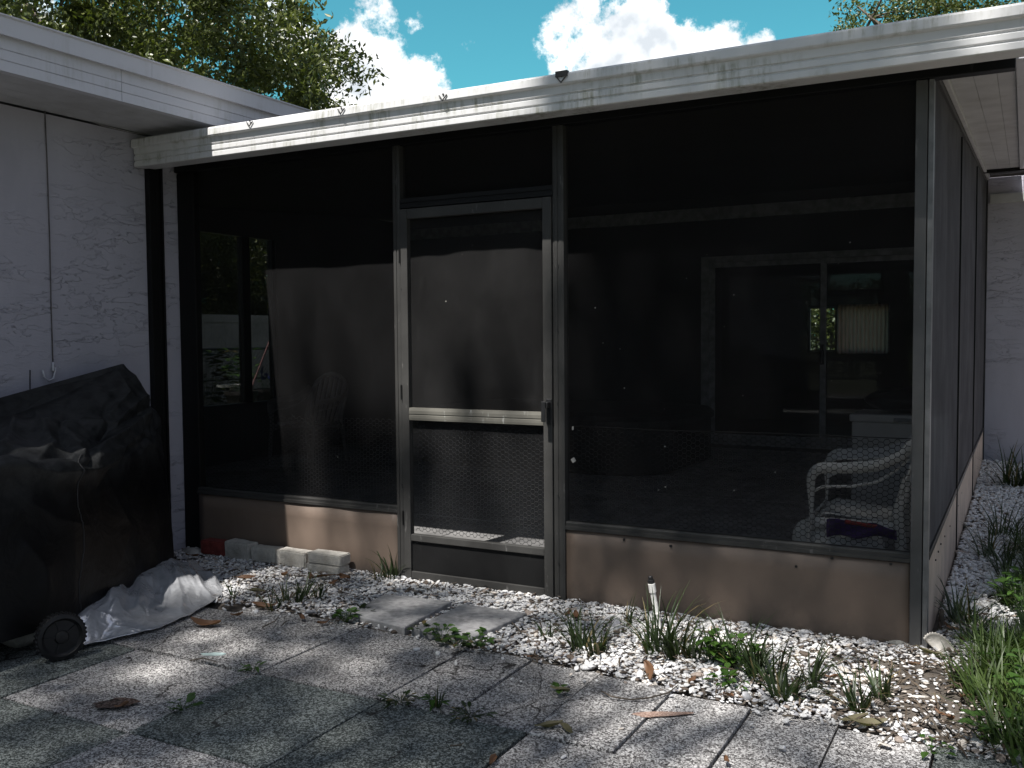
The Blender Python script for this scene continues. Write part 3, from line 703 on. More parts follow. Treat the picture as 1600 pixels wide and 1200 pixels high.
for px, py in ((1048, 853), (1244, 885), (1392, 881), (975, 843), (1300, 872)): screw(at(px, py, 1, -.019), (0, 1, 0), .0065, .003)
for px, py in ((1470, 850), (1476, 838), (1484, 822), (1497, 790), (1502, 770), (1466, 862), (1462, 875)): screw(at(px, py, 0, .002), (1, 0, 0), .005, .003)
for px, py in ((627, 452), (627, 602), (628, 758), (872, 415), (871, 515), (871, 630), (872, 775), (873, 880), (870, 300)): screw(at(px, py, 1, -.033), (0, 1, 0), .004, .002)

# screen panels: sheets of mesh that hang with a little slack
def screen(x0, x1, z0, z1, y, mat, name='screen', slack=.006, seed=0., parent=porch, ext=None):
    nu, nv = 46, 56; P = np.zeros((nu, nv, 3)); u = np.linspace(0, 1, nu)[:, None]; v = np.linspace(0, 1, nv)[None]
    P[..., 0] = x0+(x1-x0)*u; P[..., 2] = z0+(z1-z0)*v
    q = np.stack([P[..., 0]*2.2, P[..., 2]*1.1, np.full((nu, nv), seed)], -1)
    e = np.minimum(1, np.minimum(np.minimum(u, 1-u), np.minimum(v, 1-v))*9)
    P[..., 1] = y+slack*(fbm(q, 4)-.5)*3*e
    if ext is not None: P[..., 1] += ext(P[..., 0], P[..., 2])*e
    o = MB().grid(P)
    return o
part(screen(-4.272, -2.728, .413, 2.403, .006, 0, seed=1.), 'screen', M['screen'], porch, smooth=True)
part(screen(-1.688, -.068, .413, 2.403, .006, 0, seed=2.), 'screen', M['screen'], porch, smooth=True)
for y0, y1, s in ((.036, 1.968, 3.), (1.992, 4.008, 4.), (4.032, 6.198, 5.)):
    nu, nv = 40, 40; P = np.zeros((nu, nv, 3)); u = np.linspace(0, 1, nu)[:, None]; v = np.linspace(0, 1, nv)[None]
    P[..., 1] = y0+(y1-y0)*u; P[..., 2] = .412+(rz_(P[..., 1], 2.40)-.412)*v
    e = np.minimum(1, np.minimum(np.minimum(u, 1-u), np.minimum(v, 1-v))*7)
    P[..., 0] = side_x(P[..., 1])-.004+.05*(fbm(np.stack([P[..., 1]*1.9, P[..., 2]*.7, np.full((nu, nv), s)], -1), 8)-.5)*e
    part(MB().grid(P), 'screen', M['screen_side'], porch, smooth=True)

# chicken wire behind the lower screens
def hexwire(x0, x1, z0, z1, y, seed, s=.0147, r=.0012, sag=.012):
    """flat-topped hexagons of side s"""
    E = set(); dx = 1.5*s; h = s*math.sqrt(3)
    nc = int((x1-x0)/dx)+1; nr = int((z1-z0)/h)+1
    key = lambda a: (round(a[0]/s*2), round(a[1]/h*4))
    pts = {}
    for c in range(nc):
        for r_ in range(nr):
            cx = x0+s+c*dx; cz = z0+h/2+r_*h+(h/2 if c % 2 else 0)
            vs = [(cx+s*math.cos(k*math.pi/3), cz+s*math.sin(k*math.pi/3)) for k in range(6)]
            for k in range(6):
                a, b = vs[k], vs[(k+1) % 6]; ka, kb = key(a), key(b); pts[ka] = a; pts[kb] = b; E.add((min(ka, kb), max(ka, kb)))
    kk = list(pts); ix = {k: i for i, k in enumerate(kk)}; A = np.array([pts[k] for k in kk])
    q = np.stack([A[:, 0]*2.5, A[:, 1]*4, np.full(len(A), seed)], -1)
    X = A[:, 0]+.012*(vnoise(q*2, 1)-.5)+.003*(RNG.random(len(A))-.5); Z = A[:, 1]+.016*(vnoise(q, 2)-.5)+.003*(RNG.random(len(A))-.5)
    Y = y+sag*(vnoise(q, 3)-.5)
    keep = (X > x0) & (X < x1) & (Z < z1) & (Z > z0)
    Pn = np.stack([X, Y, Z], -1)
    ed = np.array([(ix[a], ix[b]) for a, b in E if keep[ix[a]] and keep[ix[b]]])
    a, b = Pn[ed[:, 0]], Pn[ed[:, 1]]; t = b-a; t /= np.linalg.norm(t, axis=1)[:, None]
    n1 = np.cross(t, np.array([0, 1., 0])); n2 = np.array([[0, 1., 0]])
    a = a-t*r*.5; b = b+t*r*.5
    flat = np.abs(t[:, 2]) < .3; rr = np.where(flat, r*1.35, r)[:, None]
    V = []
    for k in range(4):
        d = rr*(n1*math.cos(k*math.pi/2)+n2*math.sin(k*math.pi/2)); V += [a+d, b+d]
    V = np.stack(V, 1).reshape(-1, 3); base = (np.arange(len(a))*8)[:, None]
    F = np.concatenate([base+np.array([2*k, 2*k+1, (2*k+3) % 8, (2*k+2) % 8]) for k in range(4)])
    return npmesh('chicken_wire', V, [F])
def wire(parent, *a, world=True, **k):
    o = link('chicken_wire', hexwire(*a, **k), M['wire']); o.parent = parent
    if parent.type == 'EMPTY': o.matrix_parent_inverse = Matrix.Translation(-Vector(parent.location))
    return o
wire(porch, -1.685, -.07, .415, .90, .022, 1.)
wire(porch, -4.25, -2.73, .415, .90, .022, 2.)
e_ = MB(); e_.tube([(-1.68, .022, .897), (-1.2, .022, .893), (-.6, .022, .901), (-.07, .022, .9)], .0022, 5); part(e_, 'wire_edge', M['wire'], porch)

# screen door (a part of the porch) with its own sub-parts
xL0, xL1, xR0, xR1 = -2.677, -2.632, -1.806, -1.756
fr = MB()
yf0, yf1 = -.034, .004
fr.box(xL0, xL1, yf0, yf1, .012, 2.055); fr.box(xR0, xR1, yf0, yf1, .012, 2.055)
fr.box(xL1+.0005, xR0-.0005, yf0+.001, yf1-.001, 2.000, 2.054); fr.box(xL1+.0005, xR0-.0005, yf0+.001, yf1-.001, .225, .262); fr.box(xL1+.0005, xR0-.0005, yf0+.001, yf1-.001, .012, .055)
door = part(fr, 'screen_door', M['bronze_lit'], porch, bevel=.003)
mr_ = MB().extrude([(yf0+.001, .898), (yf0-.001, .91), (yf0-.001, .925), (yf0+.002, .927), (yf0+.002, .931), (yf0-.001, .933), (yf0-.001, .95), (yf0+.003, .966), (yf1-.002, .966), (yf1-.002, .898)], 0, xL1+.0005, xR0-.0005)
M['bronze_worn'] = mat_bronze('worn_push_rail', (.115, .11, .095), (.5, .5, .48))
sub(mr_, 'mid_rail', M['bronze_worn'], door)
sub(MB().box(xL1+.001, xR0-.001, -.020, -.014, .0555, .2245), 'kick_plate', M['door_panel'], door)
def bulge(x, z): # loose lower right corner, sagging middle
    return -.02*np.exp(-((x+1.93)/.10)**2-((z-1.0)/.035)**2)+.012*np.sin((x+2.6)*9)*np.exp(-((z-1.2)/.5)**2)
sub(screen(xL1+.004, xR0-.001, .967, 1.999, -.006, 0, slack=.012, seed=7., ext=bulge), 'screen', M['screen_door'], door, smooth=True)
sub(screen(xL1+.001, xR0-.001, .263, .897, -.006, 0, slack=.006, seed=8.), 'screen', M['screen_low'], door, smooth=True)
wire(door, xL1+.004, xR0-.003, .264, .893, .006, 3., sag=.02)
hd = MB(); hc = at(858, 640, 1, -.04)
hd.box(hc[0]-.016, hc[0]+.016, -.045, -.0345, hc[2]-.075, hc[2]+.055); hd.box(hc[0]-.02, hc[0]+.012, -.085, -.0455, hc[2]+.01, hc[2]+.04); hd.box(hc[0]-.02, hc[0]+.004, -.095, -.0855, hc[2]-.06, hc[2]+.045)
sub(hd, 'handle', M['dark'], door, bevel=.004)
for z in (.35, 1.05, 1.8): sub(MB().tube([(xL0-.002, -.037, z-.04), (xL0-.002, -.037, z+.04)], .005, 8), 'hinge', M['bronze'], door)
# head of the door opening, transom screen
part(MB().extrude([(-.03, 2.060), (-.03, 2.078), (-.024, 2.08), (-.024, 2.088), (-.03, 2.09), (-.03, 2.112), (.026, 2.112), (.026, 2.060)], 0, -2.679, -1.751), 'door_head', M['bronze'], porch)
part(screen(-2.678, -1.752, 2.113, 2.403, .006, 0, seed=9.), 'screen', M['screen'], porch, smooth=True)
part(MB().box(-2.72, -1.70, -.03, .10, -.06, .004), 'threshold', mat_plain('threshold', (.10, .085, .07), .9, 0, .3, 20., .5), porch)
ln = MB(); rr_ = random.Random(3)
for k in range(26):
    px = rr_.uniform(440, 1430); py = rr_.uniform(370, 800)
    if 615 < px < 890 and rr_.random() < .8: continue
    c = at(px, py, 1, -.004); s = rr_.choice([.0012, .0016, .002, .003]); ln.obox(c, (s, 0, s*.4), (0, .0006, 0), (-s*.3, 0, s*.9))
c = at(896, 719, 1, -.006); ln.obox(c, (.009, 0, .006), (0, .001, 0), (-.006, 0, .009)); c = at(895, 669, 1, -.006); ln.obox(c, (.004, 0, 0), (0, .001, 0), (0, 0, .009))
part(ln, 'lint_specks', M['lint'], porch)['kind'] = 'stuff'
# concrete floor (joints cut in)
fl = MB()
for xa, xb in ((-6.85, -4.43), (-4.42, -2.925), (-2.915, -1.72), (-1.71, -.055)):
    for ya, yb in ((.034, 1.3), (1.31, 2.9), (2.91, 4.6), (4.61, 6.19)): fl.box(xa, xb, ya, yb, -.04, .08)
part(fl, 'floor', M['concrete'], porch, bevel=.004)
# the porch's far left side: low wall and a screened opening
lw = MB()
lw.box(-6.95, -6.86, .05, 2.36, 0, 2.62); lw.box(-6.95, -6.86, 3.60, 6.2, 0, 2.85); lw.box(-6.95, -6.86, 2.36, 3.60, 0, .68); lw.box(-6.95, -6.86, 2.36, 3.60, 2.43, 2.75)
part(lw, 'side_wall', M['inner_wall'], porch)
part(MB().box(-6.94, -6.87, 3.10, 3.21, .682, 2.428).box(-6.94, -6.87, 2.362, 2.43, .682, 2.428).box(-6.94, -6.87, 3.55, 3.598, .682, 2.428), 'side_post', M['bronze'], porch)
part(MB().box(-6.905, -6.903, 2.43, 3.10, .684, 2.426).box(-6.905, -6.903, 3.21, 3.55, .684, 2.426), 'screen', M['screen_low'], porch)
# the soffit strip outside the right-hand screens, with its outer gutter lip
sf = MB()
for xa, xb in ((.036, .128), (.1295, .222), (.2235, .296)): slab(sf, xa, xb, .034, 5.30, 2.448, 2.470)
part(sf, 'side_soffit', M['soffit'], porch)
gl = MB(); slab(gl, .298, .45, .034, 5.30, 2.43, 2.57); part(gl, 'side_fascia', M['fascia'], porch, bevel=.003)
part(MB().box(.0, .345, 5.302, 5.33, 2.80, 2.86), 'soffit_closure', M['bronze'], porch)
# ------------------------------------------------------------------ covered grill
def catmull(pts, n, closed=True):
    p = np.array(pts, float); N = len(p); out = []
    seg = np.linalg.norm(np.roll(p, -1, 0)-p, axis=1)
    cnt = np.maximum(2, np.round(seg/seg.sum()*n)).astype(int)
    for i in range(N):
        p0, p1, p2, p3 = p[i-1], p[i], p[(i+1) % N], p[(i+2) % N]
        for t in np.arange(cnt[i])/cnt[i]:
            a = .5*((2*p1)+(-p0+p2)*t+(2*p0-5*p1+4*p2-p3)*t*t+(-p0+3*p1-3*p2+p3)*t**3); out.append(.55*a+.45*(p1*(1-t)+p2*t))
    return np.array(out), cnt
gr = thing('covered_grill', (-3.9, -1.4, 0), 'barbecue grill under a creased black cover against the left wall', 'grill')
Hm = [(-4.30, -.34, .02), (-3.86, -.575, .055), (-3.40, -1.57, .10), (-3.375, -2.0, .10), (-3.40, -2.75, .11), (-4.37, -2.75, .10), (-4.37, -1.2, .05)]
Em = [(-4.26, -.355, .93), (-3.95, -.60, .82), (-3.50, -1.50, .775), (-3.43, -2.0, .845), (-3.45, -2.70, .86), (-4.35, -2.70, .95), (-4.36, -1.2, .95)]
Rm = [(-4.25, -.60, 1.185), (-4.20, -.635, 1.215), (-4.20, -1.00, 1.06), (-4.24, -1.45, .925), (-4.28, -2.65, .89), (-4.33, -2.65, .89), (-4.33, -1.2, .98)]
NU = 520
L3 = []; cnt0 = None
for prof_ in (Hm, Em, Rm):
    # same parameter on all loops: use hem's counts
    p = np.array(prof_, float); N = len(p)
    if cnt0 is None: _, cnt0 = catmull(Hm, NU)
    out = []
    for i in range(N):
        p0, p1, p2, p3 = p[i-1], p[i], p[(i+1) % N], p[(i+2) % N]
        for t in np.arange(cnt0[i])/cnt0[i]:
            a = .5*((2*p1)+(-p0+p2)*t+(2*p0-5*p1+4*p2-p3)*t*t+(-p0+3*p1-3*p2+p3)*t**3); out.append(.35*a+.65*(p1*(1-t)+p2*t))
    L3.append(np.array(out))
H3, E3, R3 = L3
rows = []
for v in np.linspace(0, 1, 110): rows.append((H3*(1-v)+E3*v, v*.6))
for v in np.linspace(0, 1, 90)[1:]:
    rows.append((E3*(1-v)+R3*v, .6+.4*v))
G = np.array([r[0] for r in rows]); vv = np.array([r[1] for r in rows])[:, None]
nu = G.shape[1]
# outward normals
du = np.roll(G, -1, 1)-np.roll(G, 1, 1); dv = np.gradient(G, axis=0); nrm = np.cross(du, dv); nrm /= np.linalg.norm(nrm, axis=2)[..., None]+1e-9
cen = G.mean((0, 1)); nrm *= np.sign(((G-cen)*nrm).sum(2))[..., None]
def ridged(p, s): return 1-np.abs(2*fbm(p, s, 3)-1)
along = np.cumsum(np.linalg.norm(du, axis=2), 1)/2
q = np.stack([along*1.6+vv*.7, vv*2.2+0*along, 0*along], -1)
fold = (ridged(q*1.15, 21)-.75)*.075*np.clip((vv-.42)*5, .12, 1.)*np.clip((1.02-vv)*7, .15, 1)          # crumples of the top
q2 = np.stack([along*5.5+.8*vv, vv*1.3+0*along, 0*along+4], -1)
skirt = (fbm(q2*np.array([.6, 1, 1]), 31, 2)-.5)*.06*np.clip(1.05-vv*1.4, .12, 1)             # hanging folds of the skirt
q3 = np.stack([along*4.+2*vv, vv*9.+along*1.8, 0*along+9], -1)
crea = -np.clip(ridged(q3*.55, 41)-.80, 0, 1)*.20*np.exp(-((vv-.68)/.13)**2)
# a few long creases where the cloth is gathered over the lid
def zp(*pp): return [(a/1.79, 530+b/1.79) for a, b in pp]
CR = [(zp((95, 205), (140, 232), (235, 222), (330, 232), (400, 165), (430, 150)), .030, 10), (zp((100, 212), (150, 300), (92, 352)), .030, 9), (zp((180, 200), (165, 260), (205, 330)), -.022, 8),
      (zp((195, 335), (300, 290), (370, 245), (440, 185)), .026, 9), (zp((330, 92), (352, 160), (300, 215)), .024, 9), (zp((372, 62), (388, 130), (425, 165)), .020, 8), (zp((-30, 222), (45, 236), (15, 295), (-20, 320)), .026, 9),
      (zp((180, 245), (260, 262), (350, 250)), -.030, 8), (zp((100, 225), (185, 215), (250, 235)), -.022, 7), (zp((310, 250), (380, 215), (432, 178)), -.024, 7), (zp((-10, 345), (60, 352), (150, 372), (260, 365), (430, 290)), .018, 12),
      (zp((40, 430), (150, 500), (240, 520)), .010, 16), (zp((300, 400), (360, 520), (330, 640)), .012, 18), (zp((60, 560), (120, 640), (130, 760)), .012, 18), (zp((420, 380), (440, 500), (455, 620)), .010, 14)]
dC = G-CAM; zC = dC@FWD; PX = np.stack([800+1480.53*(dC@RGT)/zC, 600-1480.53*(dC@UPV)/zC], -1); front = np.clip(-(nrm*dC).sum(2)/np.linalg.norm(dC, axis=2)*4, 0, 1)
PX = PX+5*(np.stack([fbm(q*4, 81), fbm(q*4, 82)], -1)-.5)
for pl, amp, wd in CR:
    best = np.full(G.shape[:2], 1e9); tb = np.zeros(G.shape[:2])
    for k in range(len(pl)-1):
        a, b = np.array(pl[k]), np.array(pl[k+1]); t_ = np.clip(((PX-a)@(b-a))/((b-a)@(b-a)), 0, 1); d_ = np.linalg.norm(PX-a-t_[..., None]*(b-a), axis=-1)
        m_ = d_ < best; best = np.where(m_, d_, best); tb = np.where(m_, (k+t_)/(len(pl)-1), tb)
    crea = crea+1.6*amp*front*np.exp(-best/wd)*np.sin(np.pi*np.clip(tb*.9+.05, 0, 1))
G = G+nrm*(fold+skirt+crea)[..., None]
G[..., 0] = np.maximum(G[..., 0], -4.40)
G[..., 2] = np.maximum(G[..., 2], .012)
cm = MB(); nv_ = G.shape[0]
fs = [(i*nu+j, i*nu+(j+1) % nu, (i+1)*nu+(j+1) % nu, (i+1)*nu+j) for i in range(nv_-1) for j in range(nu)]
top = tuple((nv_-1)*nu+j for j in range(nu))
vs = [tuple(x) for x in G.reshape(-1, 3)]; c = G[-1].mean(0)+np.array([0, 0, .006]); vs.append(tuple(c)); fs += [((nv_-1)*nu+j, (nv_-1)*nu+(j+1) % nu, len(vs)-1) for j in range(nu)]
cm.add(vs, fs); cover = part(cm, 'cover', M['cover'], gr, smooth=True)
# seam piping running down the near corner
j0 = int(np.argmin(np.linalg.norm(G[0]-np.array([-3.43, -1.52, .1]), axis=1)))
sp_ = [G[i, (j0+int(3*math.sin(i*.09))) % nu]+nrm[i, j0]*.0008 for i in range(0, 116, 2)]
se = MB(); se.tube(sp_, .003, 6); o = se.build('seam', mat_plain('faded_seam', (.022, .022, .023), .7), cover, smooth=True)
for z in (.18, .42): pass
# wheel
wc = gnd(96, 1030); wr = .099; axis = np.array([.93, -.36, 0]); axis /= np.linalg.norm(axis); wc = wc+np.array([0, 0, wr])
s1 = np.array([-axis[1], axis[0], 0]); s2 = np.array([0, 0, 1.])
def lathe(mb, c, ax, prof, n=48):
    vs = []; 
    for (r, d) in prof:
        for k in range(n): a = 2*math.pi*k/n; vs.append(c+ax*d+r*(s1*math.cos(a)+s2*math.sin(a)))
    m = len(prof); fs = [(i*n+k, i*n+(k+1) % n, (i+1)*n+(k+1) % n, (i+1)*n+k) for i in range(m-1) for k in range(n)]
    return mb.add(vs, fs)
tw = MB(); lathe(tw, wc, axis, [(.004, -.024), (wr-.018, -.026), (wr-.004, -.022), (wr, -.012), (wr, .012), (wr-.004, .022), (wr-.018, .026), (wr-.022, .020)])
for k in range(34):
    a = 2*math.pi*k/34; d = s1*math.cos(a)+s2*math.sin(a); t = -s1*math.sin(a)+s2*math.cos(a)
    for sgn in (-1, 1): tw.obox(wc+d*wr+axis*.009*sgn, d*.0035, (t+axis*.5*sgn)*.0042, axis*.008)
wheel = part(tw, 'wheel', M['tyre'], gr, smooth=False)
hb = MB(); lathe(hb, wc, axis, [(wr-.0225, .0195), (wr-.03, .012), (.03, .014), (.024, .024), (.012, .026), (.001, .026)])
for k in range(5):
    a = 2*math.pi*k/5+.6; d = s1*math.cos(a)+s2*math.sin(a); t = -s1*math.sin(a)+s2*math.cos(a); hb.obox(wc+axis*.015+d*.047, d*.024, t*.004, axis*.003)
hb.build('hub', M['tyre'], wheel)
lg = MB(); lg.tube([wc-axis*.02, wc-axis*.32], .008, 8); lg.tube([wc-axis*.3, wc-axis*.3+np.array([-.03, .03, .6])], .012, 8)
part(lg, 'leg', M['dark'], gr)

# silver sheet spreading out from under the cover
gp_ = [gnd(*p, .006) for p in ((118, 1016), (150, 1008), (200, 998), (250, 984), (295, 965), (325, 948), (345, 934), (349, 922))]
tp_ = [np.array(p) for p in ((-3.50, -1.50, .13), (-3.58, -1.33, .12), (-3.70, -1.10, .13), (-3.80, -.88, .13), (-3.90, -.70, .12), (-3.98, -.58, .09), (-4.00, -.47, .05), (-3.98, -.40, .02))]
def resample(p, n):
    p = np.array(p); d = np.concatenate([[0], np.cumsum(np.linalg.norm(np.diff(p, axis=0), axis=1))]); d /= d[-1]; t = np.linspace(0, 1, n)
    return np.stack([np.interp(t, d, p[:, k]) for k in range(3)], 1)
nU, nV = 170, 80; A = resample(tp_, nU); B = resample(gp_, nU); S = np.zeros((nU, nV, 3)); t = np.linspace(0, 1, nV)
for i in range(nU):
    prof_ = t**1.0
    S[i] = A[i]*(1-prof_[:, None])+B[i]*prof_[:, None]
    S[i, :, 2] = A[i, 2]*(1-t)**1.3+.008+.012*math.sin(i*.2)*t*(1-t)
ii = np.linspace(0, 1, nU)[:, None]+0*t[None]; tt = t[None]+0*ii
q = np.stack([ii*7+tt*1.2, tt*1.6+ii*1., 0*tt], -1)
crum = np.clip(ridged(q*np.array([.5, .7, 1]), 51)-.4, 0, 1)*.10+np.clip(ridged(q*np.array([1.1, 1.6, 1])+5, 61)-.55, 0, 1)*.03+.004*fbm(q*3, 66)
S[..., 2] += crum*(.25+.75*np.sin(np.pi*np.clip(tt*.95+.08, 0, 1)))*np.clip(tt*4, .1, 1)
S[..., 0] += .03*(fbm(q*2, 71)-.5); S[..., 1] += .03*(fbm(q*2+9, 72)-.5)
tag(MB().grid(S).build('silver_tarp', M['silver'], smooth=True, solid=.002), 'crumpled silver sheet lying on the ground under the black grill cover', 'tarp')
# rag / stone showing left of the wheel
def lump(name, c, r, mat, seed, amp=.5, sub_=3, freq=1.6):
    v, f = ico(sub_); d = 1+amp*(fbm(v*freq+seed, int(seed)+3)-.5); V = v*d[:, None]*np.array(r)+np.array(c)
    return link(name, npmesh(name, V, [f]), mat, smooth=True)
c = gnd(22, 1012)+np.array([-.05, .06, .035]); tag(lump('rock', c, (.11, .08, .05), M['rock'], 5.), 'pale rock on the patio beside the wheel of the covered grill', 'rock')
S2 = np.zeros((24, 16, 3)); c = gnd(58, 1000)
for i in range(24):
    for j in range(16): S2[i, j] = c+RGT*np.array([1, 1, 0])*(-.045+.1*i/23)+np.array([0, 0, .09*j/15])-np.array([FWD[0], FWD[1], 0])*(-.05+.03*math.sin(i*.9+j*.5)+.05*(1-j/15))
tag(MB().grid(S2).build('silver_scrap', M['silver'], smooth=True, solid=.002), 'small scrap of silver sheet between the pale rock and the wheel', 'sheet')

# ------------------------------------------------------------------ bricks at the foot of the left kick panel
def brick(name, c, dim, rz, mat, label, seed, group=None, tilt=0.):
    bm = bmesh.new(); bmesh.ops.create_cube(bm, size=1.); bmesh.ops.scale(bm, vec=dim, verts=bm.verts)
    bmesh.ops.bevel(bm, geom=bm.edges[:], offset=.006, segments=2, affect='EDGES'); bmesh.ops.subdivide_edges(bm, edges=[e for e in bm.edges if e.calc_length() > .03], cuts=5, use_grid_fill=True)
    for v in bm.verts:
        p = np.array(v.co)*30+seed*7; n = float(vnoise(p, 3)); v.co += Vector(v.co).normalized()*(.006*(n-.5)) - Vector((0, 0, .004*float(vnoise(p*.4, 5))))
    me = bpy.data.meshes.new(name); bm.to_mesh(me); bm.free()
    o = link(name, me, mat, smooth=False); o.location = c; o.rotation_euler = (tilt, tilt*.6, rz); tag(o, label, 'brick', group); return o
bg_ = 'bricks lined up along the porch'
brick('brick', (-4.06, -0.075, 0.061), (.195, .09, .085), .03, M['brick_r'], 'red brick at the left end of the brick row by the porch', 1, bg_)
brick('brick', (-3.85, -0.08, 0.064), (.205, .09, .105), -.05, M['brick_w'], 'tallest whitewashed brick standing right beside the red brick', 2, bg_, .02)
brick('brick', (-3.635, -0.085, 0.062), (.19, .085, .09), .06, M['brick_w'], 'weathered whitish brick second in line after the red brick', 3, bg_, -.02)
brick('brick', (-3.42, -0.085, 0.062), (.225, .09, .092), -.02, M['brick_w'], 'weathered whitish brick touching the pair of stacked bricks', 4, bg_, .01)
brick('brick', (-3.16, -0.105, 0.032), (.245, .10, .055), -.04, M['brick_w'], 'lower greenish white brick of the stacked pair by the porch', 5, bg_)
brick('brick', (-3.155, -0.1, 0.092), (.235, .10, .062), .03, M['brick_w'], 'upper white brick of the stacked pair by the porch', 6, bg_, .015)
tag(lump('concrete_chunk', (-4.25, -.10, .01), (.085, .05, .03), M['rock'], 9., .5), 'flat pale concrete chunk between the wall corner and the red brick', 'concrete')

# stepping slabs before the door
def slab_(pts, z, label, seed):
    m = MB(); n = len(pts); vs = [(p[0], p[1], z-.05) for p in pts]+[(p[0], p[1], z) for p in pts]
    m.add(vs, [tuple(range(n-1, -1, -1)), tuple(range(n, 2*n))]+[(i, (i+1) % n, n+(i+1) % n, n+i) for i in range(n)])
    return tag(m.build('stepping_stone', M['slab'], bevel=.006), label, 'paving slab', 'grey slabs in front of the screen door')
slab_([gnd(*p, .022)[:2] for p in ((543, 962), (602, 931), (706, 943), (632, 984))], .034, 'grey concrete stepping slab nearer the brick row', 1)
slab_([gnd(*p, .024)[:2] for p in ((642, 985), (724, 946), (824, 961), (738, 999))], .034, 'grey concrete stepping slab nearer the white pipe', 2)

# ------------------------------------------------------------------ white sprinkler riser
b0 = gnd(1030, 985); t0 = at(1016, 900, 1, b0[1]-.02); ax_ = (t0-b0)/np.linalg.norm(t0-b0); Lp = np.linalg.norm(t0-b0)
rs = thing('sprinkler_riser', tuple(b0), 'white PVC riser pipe with black cap leaning out of the gravel', 'pipe')
rp = MB(); f_ = lambda k: tuple(ax_*Lp*k)
rp.tube([tuple(-ax_*.05), f_(.52)], .0135, 16); rp.tube([f_(.48), f_(.70)], .0128, 16); rp.tube([f_(.70), f_(.705), f_(.86), f_(.865)], [.0135, .0165, .0168, .0135], 16)
rp.tube([f_(.28), f_(.30), f_(.33), f_(.335)], [.0138, .0165, .0165, .0138], 16)
o = rp.build('pipe', M['pvc'], rs, smooth=False)
cp = MB(); cp.tube([f_(.866), f_(.88), f_(.93), f_(.935)], [.013, .0155, .0155, .012], 12); cp.tube([f_(.935), f_(.94), f_(.99), f_(1.0)], [.009, .0105, .0105, .008], 12)
cp.build('cap', M['dark'], rs)

# clam shell, rock, twig bits by the corner post
sh = MB(); c = gnd(1472, 1028)+np.array([0, 0, .012]); n_ = 30; vs = []
Uv = RGT*.2+np.array([0, 0, .93])-np.array([FWD[0], FWD[1], 0])*-.25; Vv = RGT*.86+np.array([0, 0, -.5])
for i in range(10):
    for k in range(n_+1):
        a = -1.32+2.64*k/n_; rr = i/9; r = rr*(.088+.007*(k % 2)*rr); fl = .003*math.cos(k*math.pi)*rr
        vs.append(c+r*(math.cos(a)*Uv*.85+math.sin(a)*Vv*.95)+np.array([FWD[0], FWD[1], 0])*(.032*math.sin(rr*math.pi*.8)+fl))
sh.add(vs, [(i*(n_+1)+k, i*(n_+1)+k+1, (i+1)*(n_+1)+k+1, (i+1)*(n_+1)+k) for i in range(9) for k in range(n_)])
tag(sh.build('clam_shell', M['shell'], smooth=True, solid=.004), 'scallop edged clam shell leaning beside the porch corner post', 'shell')
tag(lump('rock', gnd(1405, 1008)+np.array([0, -.01, .012]), (.05, .03, .022), M['rock'], 15.), 'small grey rock on the gravel left of the corner post', 'rock')
tag(lump('driftwood', gnd(1468, 955)+np.array([.03, -.30, .045]), (.012, .013, .05), M['bark'], 25., .9, 3, 2.5), 'short weathered wood stub by the corner of the side kick panel', 'driftwood')
def shard(px, py, r, seed, label):
    c = gnd(px, py, .018); m = MB(); n = 9; vs = []
    for k in range(n):
        a = 2*math.pi*k/n; q = r*(.7+.5*float(vnoise(np.array([k*1.7, seed, 0.]), 2))); vs.append(c+np.array([q*math.cos(a)*1.3, q*math.sin(a), .006*math.cos(a+seed)]))
    m.add(vs, [tuple(range(n))]); return tag(m.build('shell_piece', M['shell'], solid=.004), label, 'shell')
shard(1435, 1088, .022, 1., 'bright white shell piece on the bare soil near the patio edge')
shard(1383, 1163, .018, 2., 'white shell piece at the lower right edge of the patio')
shard(1062, 1147, .0, 3., 'x') if False else None
c = gnd(333, 1022, .008); m = MB(); n = 14
m.add([c+np.array([.045*math.cos(2*math.pi*k/n)*(1+.2*math.sin(k*2.1)), .02*math.sin(2*math.pi*k/n)+.02*math.cos(2*math.pi*k/n), 0]) for k in range(n)], [tuple(range(n))])
tag(m.build('plastic_scrap', mat_plain('mint_plastic', (.55, .68, .66), .5), solid=.003), 'mint coloured plastic scrap on the tan patio slab', 'scrap')

